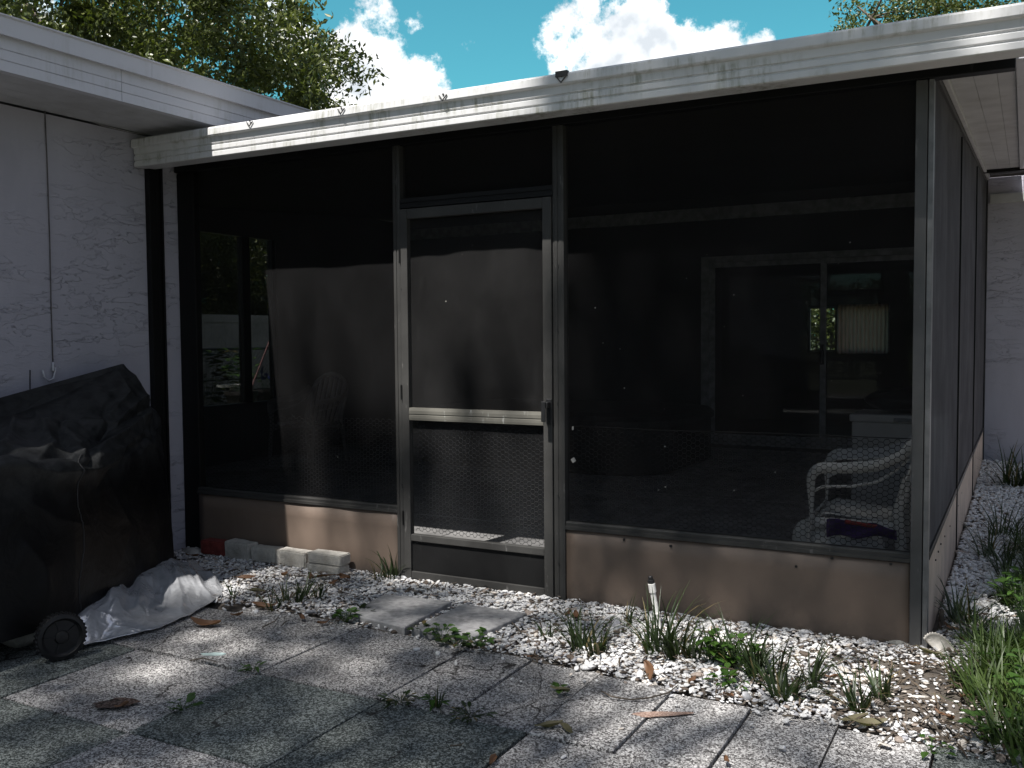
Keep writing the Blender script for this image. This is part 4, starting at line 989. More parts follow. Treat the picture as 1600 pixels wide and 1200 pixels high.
# ------------------------------------------------------------------ dry leaves
def leaf_mesh(L, Wd, curl, seed):
    nu, nv = 12, 7; P = np.zeros((nu, nv, 3)); r = random.Random(seed)
    for i in range(nu):
        t = i/(nu-1); w = Wd*math.sin(math.pi*min(1, t*.97+.02))**.75*(1.-.25*t)
        for j in range(nv):
            s = (j/(nv-1)-.5)*2
            P[i, j] = (L*(t-.5), w*s, curl*L*((t-.5)**2*1.4)+abs(s)*w*.45+.004*math.sin(5*t+seed+3*s))
    return MB().grid(P)
LG = 'dry brown leaves lying about'
leafdata = [  # px,py, length, mat, label
 (322, 978, .15, 'deadleaf', 'large curled chestnut brown leaf at the edge of the silver sheet'),
 (385, 905, .12, 'deadleaf', None), (444, 900, .09, 'deadleaf', None), (412, 950, .12, 'deadleaf', 'broad brown leaf on the patio edge below the row of bricks'), (485, 905, .12, 'deadleaf', None), (515, 902, .16, 'deadleaf', 'long brown leaf lying right under the stacked bricks'),
 (540, 905, .12, 'deadleaf', None), (520, 913, .07, 'deadleaf', None), (400, 925, .09, 'driedg', None), (370, 963, .06, 'deadleaf', None), (472, 968, .07, 'deadleaf', None), (505, 975, .06, 'deadleaf', None),
 (1018, 1058, .12, 'deadleaf', 'upright curled brown leaf at the patio edge before the white pipe'), (1081, 1065, .06, 'deadleaf', None), (1138, 1088, .06, 'deadleaf', None), (1450, 1022, .10, 'driedg', None), (1430, 1040, .06, 'deadleaf', None),
 (832, 1028, .05, 'deadleaf', None), (900, 965, .08, 'deadleaf', None), (888, 960, .07, 'deadleaf', None), (1335, 1128, .12, 'driedg', None), (1358, 1135, .12, 'driedg', None), (1300, 1060, .05, 'deadleaf', None), (1475, 1120, .07, 'deadleaf', None),
 (1510, 1090, .08, 'deadleaf', None), (1135, 1190, .045, 'deadleaf', None), (875, 1080, .075, 'driedg', 'faded green fallen leaf lying on a tan slab beside a joint'), (858, 1137, .10, 'driedg', 'ragged green and brown leaf on the slab joint at front'), (885, 1142, .075, 'driedg', None),
 (300, 870, .10, 'deadleaf', None), (640, 1098, .05, 'driedg', None), (1490, 985, .09, 'deadleaf', None), (1505, 1000, .07, 'deadleaf', None), (1530, 1030, .07, 'deadleaf', None), (770, 1190, .06, 'deadleaf', None), (190, 1105, .05, 'deadleaf', None)]
for k, (px, py, L, mt, lab) in enumerate(leafdata):
    z = .014 if py < 1090 and not (300 < px < 380 and py > 960) else .010
    if py < 930: z = .03
    o = leaf_mesh(L, L*.21, random.uniform(.0, .55), k).build('dry_leaf', M[mt], smooth=True)
    o.location = gnd(px, py, z)+np.array([0, 0, .006]); o.rotation_euler = (random.uniform(-.25, .25), random.uniform(-.2, .2), random.uniform(0, 6.3) if lab is None else R_(28)+random.uniform(-.3, .3))
    if k == 12: o.rotation_euler = (1.0, .3, -1.0); o.location.z = .035
    tag(o, lab or ('dry brown leaf fallen on the white gravel or patio' if mt == 'deadleaf' else 'faded greenish leaf fallen on the gravel or patio'), 'leaf', LG)
# fallen twigs
TG = 'fallen twigs'
def twig(pp, r, label):
    m = MB(); pts = [gnd(px, py, .016+.006*(i % 2)) for i, (px, py) in enumerate(pp)]
    m.tube(pts, [r]*(len(pts)-1)+[r*.5], 5); return tag(m.build('twig', M['bark'], smooth=True), label, 'twig', TG)
twig(((940, 1080), (955, 1088), (985, 1093), (1015, 1090), (1045, 1082), (1060, 1070)), .0032, 'long thin curved twig lying on the patio edge near the pipe')
twig(((590, 942), (625, 942), (655, 938)), .004, 'dark straight twig on the stepping slab nearer the bricks')
twig(((642, 946), (665, 941), (690, 943)), .004, 'dark twig lying across the gap above the stepping slabs')
twig(((296, 1032), (318, 1028), (340, 1035)), .003, 'short twig on the tan slab below the mint scrap'); twig(((410, 980), (430, 970), (436, 962)), .003, 'thin twig on the patio edge under the broad brown leaf')
twig(((440, 978), (445, 972), (452, 969)), .003, 'tiny hooked twig on the patio near the small weed'); twig(((795, 968), (812, 985), (816, 990)), .0045, 'reddish twig leaning at the corner of the right stepping slab')
twig(((1373, 1166), (1390, 1150), (1405, 1142)), .003, 'twig lying at the front right corner of the patio'); twig(((703, 1165), (720, 1164), (725, 1160)), .003, 'short twig on the green slab in front'); twig(((1223, 1118), (1236, 1118), (1246, 1119)), .004, 'short dark twig on the sunlit tan slab')
twig(((1320, 1010), (1400, 1040), (1440, 1050)), .0028, 'thin twig across the bare soil before the corner post'); twig(((1430, 1105), (1460, 1130), (1470, 1150)), .004, 'brown twig at the patio edge near the weeds')

# ------------------------------------------------------------------ weeds and grass
def blades(n, spread, Lr, Wd, seed, lean=.5):
    r = np.random.default_rng(seed); V = []; F = []
    for k in range(n):
        a = r.uniform(0, 2*np.pi); rad = spread*math.sqrt(r.random()); bx, by = rad*math.cos(a+1), rad*math.sin(a+1)
        L = r.uniform(*Lr); d = np.array([math.cos(a), math.sin(a), 0]); sd_ = np.array([-d[1], d[0], 0]); ln_ = abs(r.normal(lean, .28)); w = Wd*r.uniform(.7, 1.25); o = len(V); ns = 6
        p = np.array([bx, by, -.01]); ang = ln_*.35
        tw_ = r.normal(0, .5)
        for i in range(ns+1):
            t = i/ns; ww = w*(1-t**1.8)*.5+.0003
            s_ = sd_*math.cos(tw_*t)+d*math.sin(tw_*t)*.6
            V += [p-s_*ww, p+s_*ww]
            ang += ln_*(.35+.5*t)*1.7/ns*1.2
            p = p+(d*math.sin(ang)+np.array([0, 0, math.cos(ang)]))*L/ns
        F += [(o+2*i, o+2*i+1, o+2*i+3, o+2*i+2) for i in range(ns)]
    return V, F
GG = 'grass tufts in the gravel'
tufts = [ # px, py, blades, spread, Lmin,Lmax, label
 (918, 1020, 46, .07, .10, .24, 'dark grass tuft in the white gravel left of the white pipe'), (1042, 1025, 60, .09, .12, .30, 'tall dark grass tuft at the foot of the white pipe'), (1075, 1030, 26, .05, .1, .22, 'grass tuft just right of the white pipe base'),
 (1125, 1030, 26, .06, .08, .2, 'grass tuft among the small green weeds right of the pipe'), (1165, 1050, 36, .07, .12, .28, 'grass tuft with long blades against the right kick panel'), (1195, 1065, 40, .06, .1, .24, 'thick grass tuft right of the round leaved weeds'), (1226, 1095, 26, .04, .09, .2, 'grass tuft growing at the edge of the patio slabs, light green'),
 (1270, 1075, 15, .02, .12, .24, 'slender grass tuft alone in front of the right kick panel'), (1343, 1110, 20, .03, .1, .22, 'dark grass tuft on the bare soil by the patio edge'), (1378, 1092, 14, .025, .08, .17, 'small grass tuft on bare soil facing the corner post'),
 (455, 945, 16, .05, .08, .17, 'sparse grass tuft in the gravel by the broad brown leaf'), (482, 935, 30, .07, .07, .17, 'grass tuft in the gravel below the stacked bricks'), (424, 955, 9, .03, .1, .18, 'thin arching grass tuft beside the broad brown leaf'), (612, 905, 14, .04, .14, .30, 'light green grass tuft left of the screen door'),
 (600, 908, 16, .06, .06, .13, 'low grass tuft against the left door post'), (855, 1000, 9, .02, .06, .12, 'very small grass tuft in the gravel past the right stepping slab'), (985, 975, 8, .03, .1, .16, 'thin grass tuft touching the right kick panel'), (365, 935, 8, .02, .08, .12, 'tiny grass tuft by the silver sheet'),
 (1300, 1003, 3, .01, .05, .1, 'two grass blades at the foot of the right kick panel'),
 (1508, 978, 34, .06, .12, .26, 'grass tuft beside the porch corner at the right'), (1528, 1010, 30, .07, .1, .22, 'grass tuft right of the clam shell'), (1500, 1075, 12, .03, .1, .2, 'grass tuft with pale blade below the clam shell'),
 (1580, 770, 30, .09, .25, .48, 'long leaved grass clump at the foot of the rear house wall'), (1606, 770, 26, .07, .2, .4, 'dark grass clump at the right edge before the rear wall'), (1558, 880, 40, .10, .14, .32, 'grass clump in the side gravel nearer the porch'), (1580, 850, 40, .12, .16, .36, 'tall grass clump in the side gravel'), (1592, 905, 34, .1, .12, .3, 'grass clump behind the broad leaved weeds')]
for k, (px, py, n, sp, a, b, lab) in enumerate(tufts):
    V, F = blades(int(n*1.5), sp, (a*1.1, b*1.15), .0095 if py > 800 else .017, 100+k, .8)
    m = MB(); m.add(V, F); o = m.build('grass_tuft', M['grass'], smooth=True, fix=False); o.location = gnd(px, py, .0); tag(o, lab, 'grass', GG)
def rosette(n, r0, seed, hz=.05, lw=.4, stems=True):
    r = np.random.default_rng(seed); m = MB()
    for k in range(n):
        a = r.uniform(0, 6.28); rad = r0*math.sqrt(r.random()); h = hz*r.uniform(.4, 1.2); L = r.uniform(.018, .036)*(1+hz*3); d = np.array([math.cos(a), math.sin(a), r.uniform(-.35, .35)]); s = np.array([-d[1], d[0], r.uniform(-.3, .3)])*lw
        c = np.array([rad*math.cos(a), rad*math.sin(a), h]); up = np.array([0, 0, .12*L])
        m.add([c, c+d*L*.35-s*L+up, c+d*L*.8-s*L*.8+up, c+d*L*1.2, c+d*L*.8+s*L*.8+up, c+d*L*.35+s*L+up, c+d*L*.5], [(0, 1, 6), (1, 2, 6), (2, 3, 6), (3, 4, 6), (4, 5, 6), (5, 0, 6)])
        if stems: m.tube([np.array([c[0]*.3, c[1]*.3, 0]), c], .0012, 4, False)
    return m
WG = 'small leafy weeds'
for k, (px, py, n, r0, hz, lab) in enumerate([(540, 971, 26, .045, .045, 'round bright green weed beside the left stepping slab'), (570, 962, 10, .05, .03, 'small dark weed on the edge of the left stepping slab'), (1110, 1035, 26, .06, .10, 'bright round leaved weed between grass tufts right of pipe'), (1150, 1040, 40, .09, .10, 'bushy bright green weed before the right kick panel'), (1140, 1075, 20, .07, .05, 'low leafy weed at the patio edge right of the pipe'),
     (1455, 1175, 8, .06, .025, 'green sprig lying on the slabs at the lower right'), (740, 1008, 30, .10, .035, 'flat spreading weed along the right stepping slab'), (690, 998, 16, .05, .05, 'leafy weed in the gap below the stepping slabs'), (715, 1007, 20, .07, .03, 'dark spreading weed at the patio edge below the slabs'), (660, 990, 12, .05, .03, 'small weed under the left stepping slab'),
     (1575, 1170, 22, .10, .08, 'bright three lobed weed at the lower right corner'), (625, 1096, 22, .055, .012, 'low moss like weed in a joint of the green slab'), (735, 1118, 30, .07, .014, 'weed cluster filling the joint of the green slab'), (680, 1105, 14, .03, .03, 'pointed weed rising from the slab joint'), (395, 1046, 14, .045, .015, 'small weed in the joint left of centre'), (285, 1106, 12, .04, .016, 'small weed where two slab joints meet'), (875, 1080, 6, .02, .01, 'tiny weed in the dark slab joint')]):
    o = rosette(n, r0, 300+k, hz, .42 if k not in (12, 13, 14, 11) else .2).build('weed', M['weed'] if k not in (1, 8, 9, 11, 12) else M['grass'], smooth=False, fix=False); o.location = gnd(px, py, .006); tag(o, lab, 'weed', WG)
V, F = blades(16, .02, (.06, .13), .006, 77, .5); m = MB(); m.add(V, F); o = m.build('grass_tuft', M['grass'], smooth=True, fix=False); o.location = gnd(680, 1105, .0); tag(o, 'grass tuft standing in the joint of the green slab', 'grass', GG)
# dense bank of grass and weeds along the right edge: nobody could count it
SLB = [[gnd(*p_)[:2] for p_ in ((530, 962), (600, 926), (830, 960), (738, 1003))]]
r = np.random.default_rng(9); Vs = []; Fs = []
def put(V, F, c):
    o = len(Vs); Vs.extend([np.array(v)+c for v in V]); Fs.extend([tuple(o+i for i in f) for f in F])
for k in range(105):
    y = r.uniform(-1.1, 2.3); x = .255+.07*max(0, y)+abs(r.normal(0, .20))+.04*math.sin(y*5)
    V, F = blades(int(r.integers(18, 32)), .07, (.09, .28), .0095, 1000+k, .8); put(V, F, np.array([x, y, 0]))
m = MB(); m.v = [tuple(v) for v in Vs]; m.f = Fs; tag(m.build('weed_bank', M['grass_bright'], smooth=True, fix=False), kind='stuff')
Vs = []; Fs = []
for k in range(30):
    y = r.uniform(-1.1, 1.3); x = .31+.05*max(0, y)+abs(r.normal(0, .2)); mm = rosette(int(r.integers(14, 30)), .10, 2000+k, r.uniform(.08, .2), .4); put(mm.v, mm.f, np.array([x, y, 0]))
m = MB(); m.v = [tuple(v) for v in Vs]; m.f = Fs; tag(m.build('weed_bank', M['weed'], fix=False), kind='stuff')
# straw and leaf litter on the bare soil
Vs = []; Fs = []
for k in range(1300):
    if k < 600: x = r.normal(.16, .22); y = r.uniform(-1.08, .6)
    else: x = r.uniform(-3.7, .3); y = r.uniform(-1.0, -.03)
    if x < .03 and y > -.03: continue
    if y < np.interp(x, [-4.4, -2, -.8, .11, 1], [-.8, -.85, -.95, -1.05, -1.06])-.05*r.random(): continue
    if -2.62 < x < -1.70 and -.85 < y < -.28 and r.random() < .93: continue
    L = r.uniform(.015, .05); a = r.uniform(0, 6.28); d = np.array([math.cos(a), math.sin(a), r.normal(0, .2)])*L; s = np.array([-d[1], d[0], 0])*.045; c = np.array([x, y, .018+.014*r.random()])
    put([c-d-s, c-d+s, c+s*2.5+np.array([0, 0, .004]), c-s*2.5+np.array([0, 0, .004]), c+d], [(0, 1, 2, 3), (3, 2, 4)], 0)
m = MB(); m.v = [tuple(v) for v in Vs]; m.f = Fs; tag(m.build('leaf_litter', M['straw'], fix=False), kind='stuff')

# ------------------------------------------------------------------ inside the porch
FZ = .081
def armchair(label, loc, rz, group, mat):
    """one-piece plastic armchair; local +x = front, z up from the floor"""
    t = thing('plastic_armchair', loc, label, 'chair', group, rz)
    P = np.zeros((16, 14, 3))
    for i in range(16):
        for j in range(14):
            u = i/15; v = j/13*2-1
            P[i, j] = (-.20+.46*u, v*(.20+.04*u), .405+.03*u-.02*(1-v*v)*math.sin(math.pi*u)-.04*max(0, u-.85)/.15)
    MB().grid(P).build('seat', mat, t, smooth=True, solid=.008)
    def backp(u, v):  # u across -1..1, v up 0..1
        top = .90-.10*u*u
        return np.array([-.20-.17*v-.02*(1-u*u)-.0, u*(.20+.035*math.sin(v*2.4)), .41+(top-.41)*v])
    for k in range(7):
        uc = -.78+.26*k; m = MB(); Q = np.zeros((2, 12, 3))
        for j in range(12):
            v = j/11*.95; Q[0, j] = backp(uc-.075, v); Q[1, j] = backp(uc+.075, v)
        m.grid(Q); m.build('slat', mat, t, smooth=True, solid=.008)
    rim = MB(); pts = [backp(-1, .0), backp(-1, .3), backp(-1, .6), backp(-.97, .85), backp(-.8, 1.), backp(-.4, 1.02), backp(0, 1.03), backp(.4, 1.02), backp(.8, 1.), backp(.97, .85), backp(1, .6), backp(1, .3), backp(1, 0)]
    pts = resample(pts, 40)
    Q = np.zeros((2, 40, 3))
    for i, p in enumerate(pts):
        cdir = np.array([-.22, 0, .62])-p; cdir[0] = 0; cdir /= np.linalg.norm(cdir); Q[0, i] = p-cdir*.012; Q[1, i] = p+cdir*.030
    rim.grid(Q); rim.build('back_frame', mat, t, smooth=True, solid=.014)
    for s in (-1, 1):
        # arm: broad band sweeping from the back, forward, then bending down into the front leg
        pts = resample([(-.34, s*.215, .76), (-.26, s*.245, .69), (-.12, s*.27, .645), (.06, s*.28, .63), (.20, s*.275, .625), (.235, s*.27, .612), (.252, s*.265, .58), (.262, s*.258, .45), (.285, s*.262, .2), (.30, s*.265, .0)], 60)
        m = MB(); Q = np.zeros((60, 4, 3))
        for i, p in enumerate(pts):
            k = min(1, max(0, (i-30)/8.)); w = .030*(1-k)+.026*k
            side = np.array([0, s*1., 0])*(1-k*.4)
            tng = pts[min(i+1, 59)]-pts[max(i-1, 0)]; tng /= np.linalg.norm(tng); nn = np.cross(tng, np.array([0, 1., 0]))
            Q[i] = [p-side*w, p-side*w*.3-nn*.004, p+side*w*.7-nn*.002, p+side*w*1.1+nn*(.045*(1-k)+.012*k)]
        m.grid(Q); arm = m.build('arm', mat, t, smooth=True, solid=.008)
        pts = resample([(.258, s*.262, .53), (.20, s*.266, .555), (.02, s*.268, .565), (-.12, s*.262, .59), (-.22, s*.24, .64), (-.33, s*.215, .72)], 30)
        m = MB(); m.tube(pts, .008, 6); m.build('arm_rail', mat, arm, smooth=True)
        m = MB(); pts = resample([(-.30, s*.215, .62), (-.24, s*.225, .45), (-.27, s*.235, .2), (-.31, s*.245, 0)], 24); Q = np.zeros((24, 3, 3))
        for i, p in enumerate(pts): Q[i] = [p+np.array([.034, 0, 0]), p+np.array([0, s*.012, 0]), p-np.array([.03, 0, 0])]
        m.grid(Q); m.build('leg', mat, t, smooth=True, solid=.008)
    m = MB(); Q = np.zeros((20, 2, 3))
    for i in range(20): v = i/19*2-1; Q[i, 0] = (.262, v*.24, .425); Q[i, 1] = (.268, v*.245, .37+.03*(1-v*v))
    m.grid(Q); m.build('apron', mat, t, smooth=True, solid=.006)
    for s in (-1, 1):
        m = MB(); Q = np.zeros((20, 2, 3))
        for i in range(20): v = i/19; Q[i, 0] = (-.22+.48*v, s*.235, .41); Q[i, 1] = (-.22+.48*v, s*.245, .35+.03*math.sin(v*3.14))
        m.grid(Q); m.build('apron', mat, t, smooth=True, solid=.006)
    return t
CG = 'plastic armchairs in the porch'
armchair('white plastic armchair just behind the right screen at the corner post', (-.325, .42, FZ), R_(182), CG, M['white_pl']).scale = (.74, .95, 1.02)
armchair('pale plastic armchair with slatted back deep in the dark porch', (-6.05, 3.15, FZ), R_(-88), CG, M['shaded_pl'])
# purple cloth, white bag by the near chair
P = np.zeros((30, 14, 3))
for i in range(30):
    for j in range(14):
        u = i/29; v = j/13
        P[i, j] = (-.44+.30*u, .150-.012*math.sin(u*9+v*3), .50-.02*u*u-.085*v*(1-.5*u)+.008*math.sin(u*11))
pc = MB().grid(P).build('purple_cloth', M['purple'], smooth=True, solid=.006); tag(pc, 'dark purple cloth with a red band hanging over the near armchair seat', 'cloth')
rb = MB(); Q = np.zeros((20, 2, 3))
for i in range(20): u = i/19; Q[i, 0] = (-.36+.14*u, .141, .506-.012*u); Q[i, 1] = (-.36+.14*u, .139, .488-.012*u)
rb.grid(Q); rb.build('red_band', M['red'], pc, smooth=True, solid=.004)
def bag(name, c, r, mat, seed, label, cat, amp=.5): return tag(lump(name, c, r, mat, seed, amp, 4, 1.3), label, cat)
bag('white_bag', (-.46, .27, .30), (.17, .10, .19), M['white_pl'], 33., 'lumpy white bag under the near armchair in the porch', 'bag', .45)
bag('white_bag', (-.29, .24, .36), (.10, .07, .10), M['white_pl'], 37., 'small white bundle hanging below the purple cloth', 'bag', .45)
# white chest with a dark bag on it
ch = thing('storage_chest', (-.40, 3.25, FZ), 'white storage chest standing at the right side of the porch', 'chest', None, -.05)
MB().box(-.36, .33, -.22, .26, .0, .62).build('body', M['white_pl'], ch, bevel=.012)
MB().box(-.375, .345, -.235, .275, .622, .68).build('lid', M['white_pl'], ch, bevel=.012)
for s in (-1,): MB().box(-.06, .06, -.262, -.236, .635, .66).build('handle', M['slider'], ch, bevel=.006)
dbg = bag('dark_bag', (-.38, 3.22, FZ+.775), (.31, .19, .11), M['blackbag'], 44., 'slumped black bag lying on the white storage chest', 'bag', .6)
# low dark rounded tub at the back of the porch
tb = MB(); lo = []
def rrect(x0, x1, y0, y1, r, n=10):
    out = []
    for (cx, cy, a0) in ((x1-r, y1-r, 0), (x0+r, y1-r, 90), (x0+r, y0+r, 180), (x1-r, y0+r, 270)):
        for k in range(n+1): a = R_(a0+90*k/n); out.append((cx+r*math.cos(a), cy+r*math.sin(a)))
    return out
tub = thing('covered_tub', (-3.85, 4.6, FZ), 'low dark rounded tub standing behind the door and right screen', 'tub')
def loft(mb, loops):
    n = len(loops[0]); vs = [p for l in loops for p in l]; fs = [(i*n+k, i*n+(k+1) % n, (i+1)*n+(k+1) % n, (i+1)*n+k) for i in range(len(loops)-1) for k in range(n)]
    fs += [tuple(range(n)), tuple((len(loops)-1)*n+k for k in range(n))]; return mb.add(vs, fs)
tubm = mat_plain('dark_brown_tub', (.03, .028, .027), .6, 0, .2, 5.)
o = loft(MB(), [[(x, y, z) for x, y in rrect(-1.4+i_, 1.4-i_, -1.0+i_, .95-i_, .5)] for z, i_ in ((0, .03), (.03, 0), (.44, 0))]).build('body', tubm, tub, smooth=False)
o = loft(MB(), [[(x, y, z) for x, y in rrect(-1.43+i_, 1.43-i_, -1.03+i_, .98-i_, .52)] for z, i_ in ((.445, .0), (.50, 0), (.54, .04), (.56, .2))]).build('lid', mat_plain('dark_tub_lid', (.045, .045, .047), .6), tub, smooth=False)

# ------------------------------------------------------------------ yard seen through the porch's left side
fx = -12.3
vf = thing('privacy_fence', (fx, 8, 0), 'white vinyl privacy fence at the back of the yard', 'fence')
def lp(mb, name, mat, par, **k): return part(mb, name, mat, par, **k)
for k in range(8):
    y0 = 0+2.4*k
    pm = MB()
    for j in range(14): pm.box(fx-.012, fx+.012, y0+.07+j*.162, y0+.07+j*.162+.158, .08, 1.66)
    lp(pm, 'panel', M['fence'], vf); lp(MB().box(fx-.025, fx+.025, y0+.065, y0+2.335, 1.661, 1.80).box(fx-.025, fx+.025, y0+.065, y0+2.335, -.02, .079), 'rail', M['fence'], vf, bevel=.004)
    pp = MB().box(fx-.06, fx+.06, y0-.06, y0+.06, -.05, 1.88); lp(pp, 'post', M['fence'], vf, bevel=.006)
cf = thing('chain_link_fence', (-10.9, 6, 0), 'old chain link fence in front of the white fence', 'fence')
cm_ = MB(); step = .085
for k in range(-15, 75):
    a = 2.5+k*step
    for sgn in (1, -1):
        y0, y1 = a, a+1.16; z0, z1 = (.02, 1.18) if sgn == 1 else (1.18, .02)
        if y1 < 2.6 or y0 > 9.0: continue
        cm_.tube([(-10.9+.002*sgn, y0, z0), (-10.9+.002*sgn, y1, z1)], .0022, 3, False)
lp(cm_, 'mesh', M['wire'], cf)
lp(MB().tube([(-10.9, 2.4, 1.2), (-10.9, 10, 1.2)], .021, 8), 'top_rail', M['grey_alu'], cf, smooth=True)
lp(MB().tube([(-10.9, 2.4, .72), (-10.9, 10, .70)], .012, 8), 'mid_rail', M['grey_alu'], cf, smooth=True)
for y0 in (3.4, 5.9, 8.4): lp(MB().tube([(-10.9, y0, -.1), (-10.9, y0, 1.24)], .026, 8), 'post', M['grey_alu'], cf, smooth=True)
def pot(c, r, h, label, rim=True):
    t = thing('plant_pot', c, label, 'plant pot', 'pots beyond the porch'); m = MB()
    pr = [(.0, 0), (r*.72, 0), (r*.95, h*.86), (r*1.06, h*.86), (r*1.06, h), (r*.93, h), (r*.9, h*.9), (0, h*.9)]; n = 24
    vs = [(q*math.cos(2*math.pi*k/n), q*math.sin(2*math.pi*k/n), z) for q, z in pr for k in range(n)]
    m.add(vs, [(i*n+k, i*n+(k+1) % n, (i+1)*n+(k+1) % n, (i+1)*n+k) for i in range(len(pr)-1) for k in range(n)]); m.build('pot', M['pot'], t)
    return t
t = pot(tuple(gnd(400, 640, 0)*0+np.array([-8.6, 5.25, .42])), .16, .27, 'dark plant pot right of the opening post, holding a small plant')
rosette(30, .14, 900, .16, .35).build('plant', M['weed'], t, fix=False).location = (0, 0, .24)
t = pot((-8.5, 4.72, .35), .2, .34, 'dark plant pot with a taller leafy plant by the opening post'); rosette(46, .2, 901, .5, .5).build('plant', M['weed'], t, fix=False).location = (0, 0, .3)
bn = thing('garden_bench', (-8.6, 5.0, 0), 'rough low bench carrying the plant pots outside', 'bench'); MB().box(-.25, .25, -.6, .55, .30, .345).build('top', M['bark'], bn); 
for sy in (-.5, .45): MB().box(-.2, .2, sy-.04, sy+.04, 0, .299).build('leg', M['bark'], bn)
tb_ = thing('garden_table', tuple(np.array([-9.3, 5.35, 0])), 'small white round garden table outside the left opening', 'table')
MB().tube([(0, 0, .70), (0, 0, .73)], .2, 24).build('top', M['fence'], tb_); MB().tube([(0, 0, 0), (0, 0, .70)], .03, 10).tube([(0, 0, 0), (0, 0, .03)], [.16, .14], 16).build('leg', M['fence'], tb_)
a = at(398, 592, 0, -8.0); b = at(428, 515, 0, -8.0)
tag(MB().tube([a+(a-b)*1.6, b+(b-a)*.3], .010, 8).build('pole', mat_plain('dull_red_paint', (.10, .028, .026), .6)), 'reddish pole leaning in the yard beyond the left opening', 'pole')
bp = at(411, 580, 0, -8.1); r_ = rosette(10, .05, 905, .05, .9, False); o = r_.build('pinwheel', mat_plain('blue_plastic', (.05, .07, .25), .5), fix=False); o.location = bp; o.rotation_euler = (0, R_(90), 0); o.scale = (1.6, 1.6, 1.6); tag(o, 'small blue pinwheel shape in the yard beyond the left opening', 'pinwheel')
sh_ = thing('shrub', (-9.9, 5.45, 0), 'straggly shrub against the chain link fence outside', 'shrub')
m = rosette(240, .42, 910, 1.0, .5); 
m.build('foliage', M['grass'], sh_, fix=False)

# ------------------------------------------------------------------ trees
def leaf_cloud(pos, Ls, rng, up=.5):
    n = len(pos); d = rng.normal(size=(n, 3)); d[:, 2] -= .25; d /= np.linalg.norm(d, axis=1)[:, None]
    nn = rng.normal(size=(n, 3)); nn[:, 2] += up; nn -= d*(nn*d).sum(1)[:, None]; nn /= np.linalg.norm(nn, axis=1)[:, None]+1e-9; s = np.cross(d, nn)
    L = Ls[:, None]; w = L*.21
    V = np.stack([pos, pos+d*L*.45-s*w+nn*w*.35, pos+d*L, pos+d*L*.45+s*w+nn*w*.35], 1).reshape(-1, 3); b = (np.arange(n)*4)[:, None]
    return V, np.concatenate([b+np.array([0, 1, 2]), b+np.array([0, 2, 3])])
def tree(name, loc, label, crown_c, crown_r, n_cl, n_leaf, leafL, seed, mat, density_edge=1., trunk_r=.2, clr=(.35, .75), zsq=1.):
    rng = np.random.default_rng(seed); t = thing(name, loc, label, 'tree'); base = np.array([0, 0, 0.]); cc = np.array(crown_c)-np.array(loc)
    cl = []
    while len(cl) < n_cl:
        p = rng.normal(size=3); p /= np.linalg.norm(p); rr = rng.random()**(1/2.2); q = p*rr
        if fbm((q*1.9+seed)[None], 3)[0] < .40: continue
        cl.append(cc+q*np.array(crown_r))
    cl = np.array(cl); tk = MB(); tr_top = cc*np.array([.5, .5, 1])-np.array([0, 0, crown_r[2]*.45])
    tk.tube([(0, 0, -.1), (0, 0, .25), tr_top*.5+np.array([.05, .08, 0]), tr_top], [trunk_r*1.35, trunk_r, trunk_r*.85, trunk_r*.7], 10)
    for k in range(9):
        tgt = cl[rng.integers(len(cl))]; mid = (tr_top+tgt)/2+rng.normal(0, .2, 3)+np.array([0, 0, .25]); tk.tube([tr_top-np.array([0, 0, .2]), mid, tgt], [trunk_r*.55, trunk_r*.3, .02], 7)
        near = cl[np.argsort(np.linalg.norm(cl-tgt, axis=1))[1:7]]
        for q in near: m_ = (mid*.4+tgt*.6); tk.tube([m_, (m_+q)/2+rng.normal(0, .1, 3), q], [.035, .02, .008], 5, False)
    tk.build('trunk', M['bark'], t, smooth=True)
    n = n_leaf; ci = rng.integers(0, len(cl), n); rad = rng.uniform(*clr, len(cl)); g = rng.normal(size=(n, 3)); g /= np.linalg.norm(g, axis=1)[:, None]
    pos = cl[ci]+g*(rng.random(n)**.45)[:, None]*rad[ci][:, None]*np.array([1, 1, .72])
    V, F = leaf_cloud(pos, leafL*rng.uniform(.7, 1.35, n), rng)
    o = link('crown', npmesh('crown', V, [F]), mat); o.parent = t; return t
h = ray(108, 300); hc = h/np.hypot(h[0], h[1])*15.
c1 = np.array([CAM[0]+hc[0], CAM[1]+hc[1], 5.6])
tree('oak_tree', (c1[0]-.3, c1[1]+.3, 0), 'leafy tree rising behind the left wing roof', tuple(c1), (4.3, 4.3, 3.6), 260, 125000, .092, 3, M['oak'], clr=(.22, .66))
h = ray(1500, 300); hc = h/np.hypot(h[0], h[1])*25.
c2 = np.array([CAM[0]+hc[0], CAM[1]+hc[1], 7.9])
tree('oak_tree', (c2[0], c2[1], 0), 'distant tree top showing over the gutter at the upper right', tuple(c2), (3.2, 3.2, 3.2), 100, 36000, .11, 8, M['oak'], clr=(.35, .8))
tree('oak_tree', (-15.0, 10.6, 0), 'tree beyond the white fence, its low leaves seen through the porch', (-15.0, 10.6, 3.0), (2.0, 4.6, 2.5), 230, 80000, .13, 15, M['oak'])

tree('ornamental_tree', (-2.6, 13.5, 0), 'garden tree seen faintly through the far window of the room', (-2.7, 13.6, 1.9), (1.6, 1.2, 1.3), 40, 9000, .09, 18, M['oak'], trunk_r=.08)
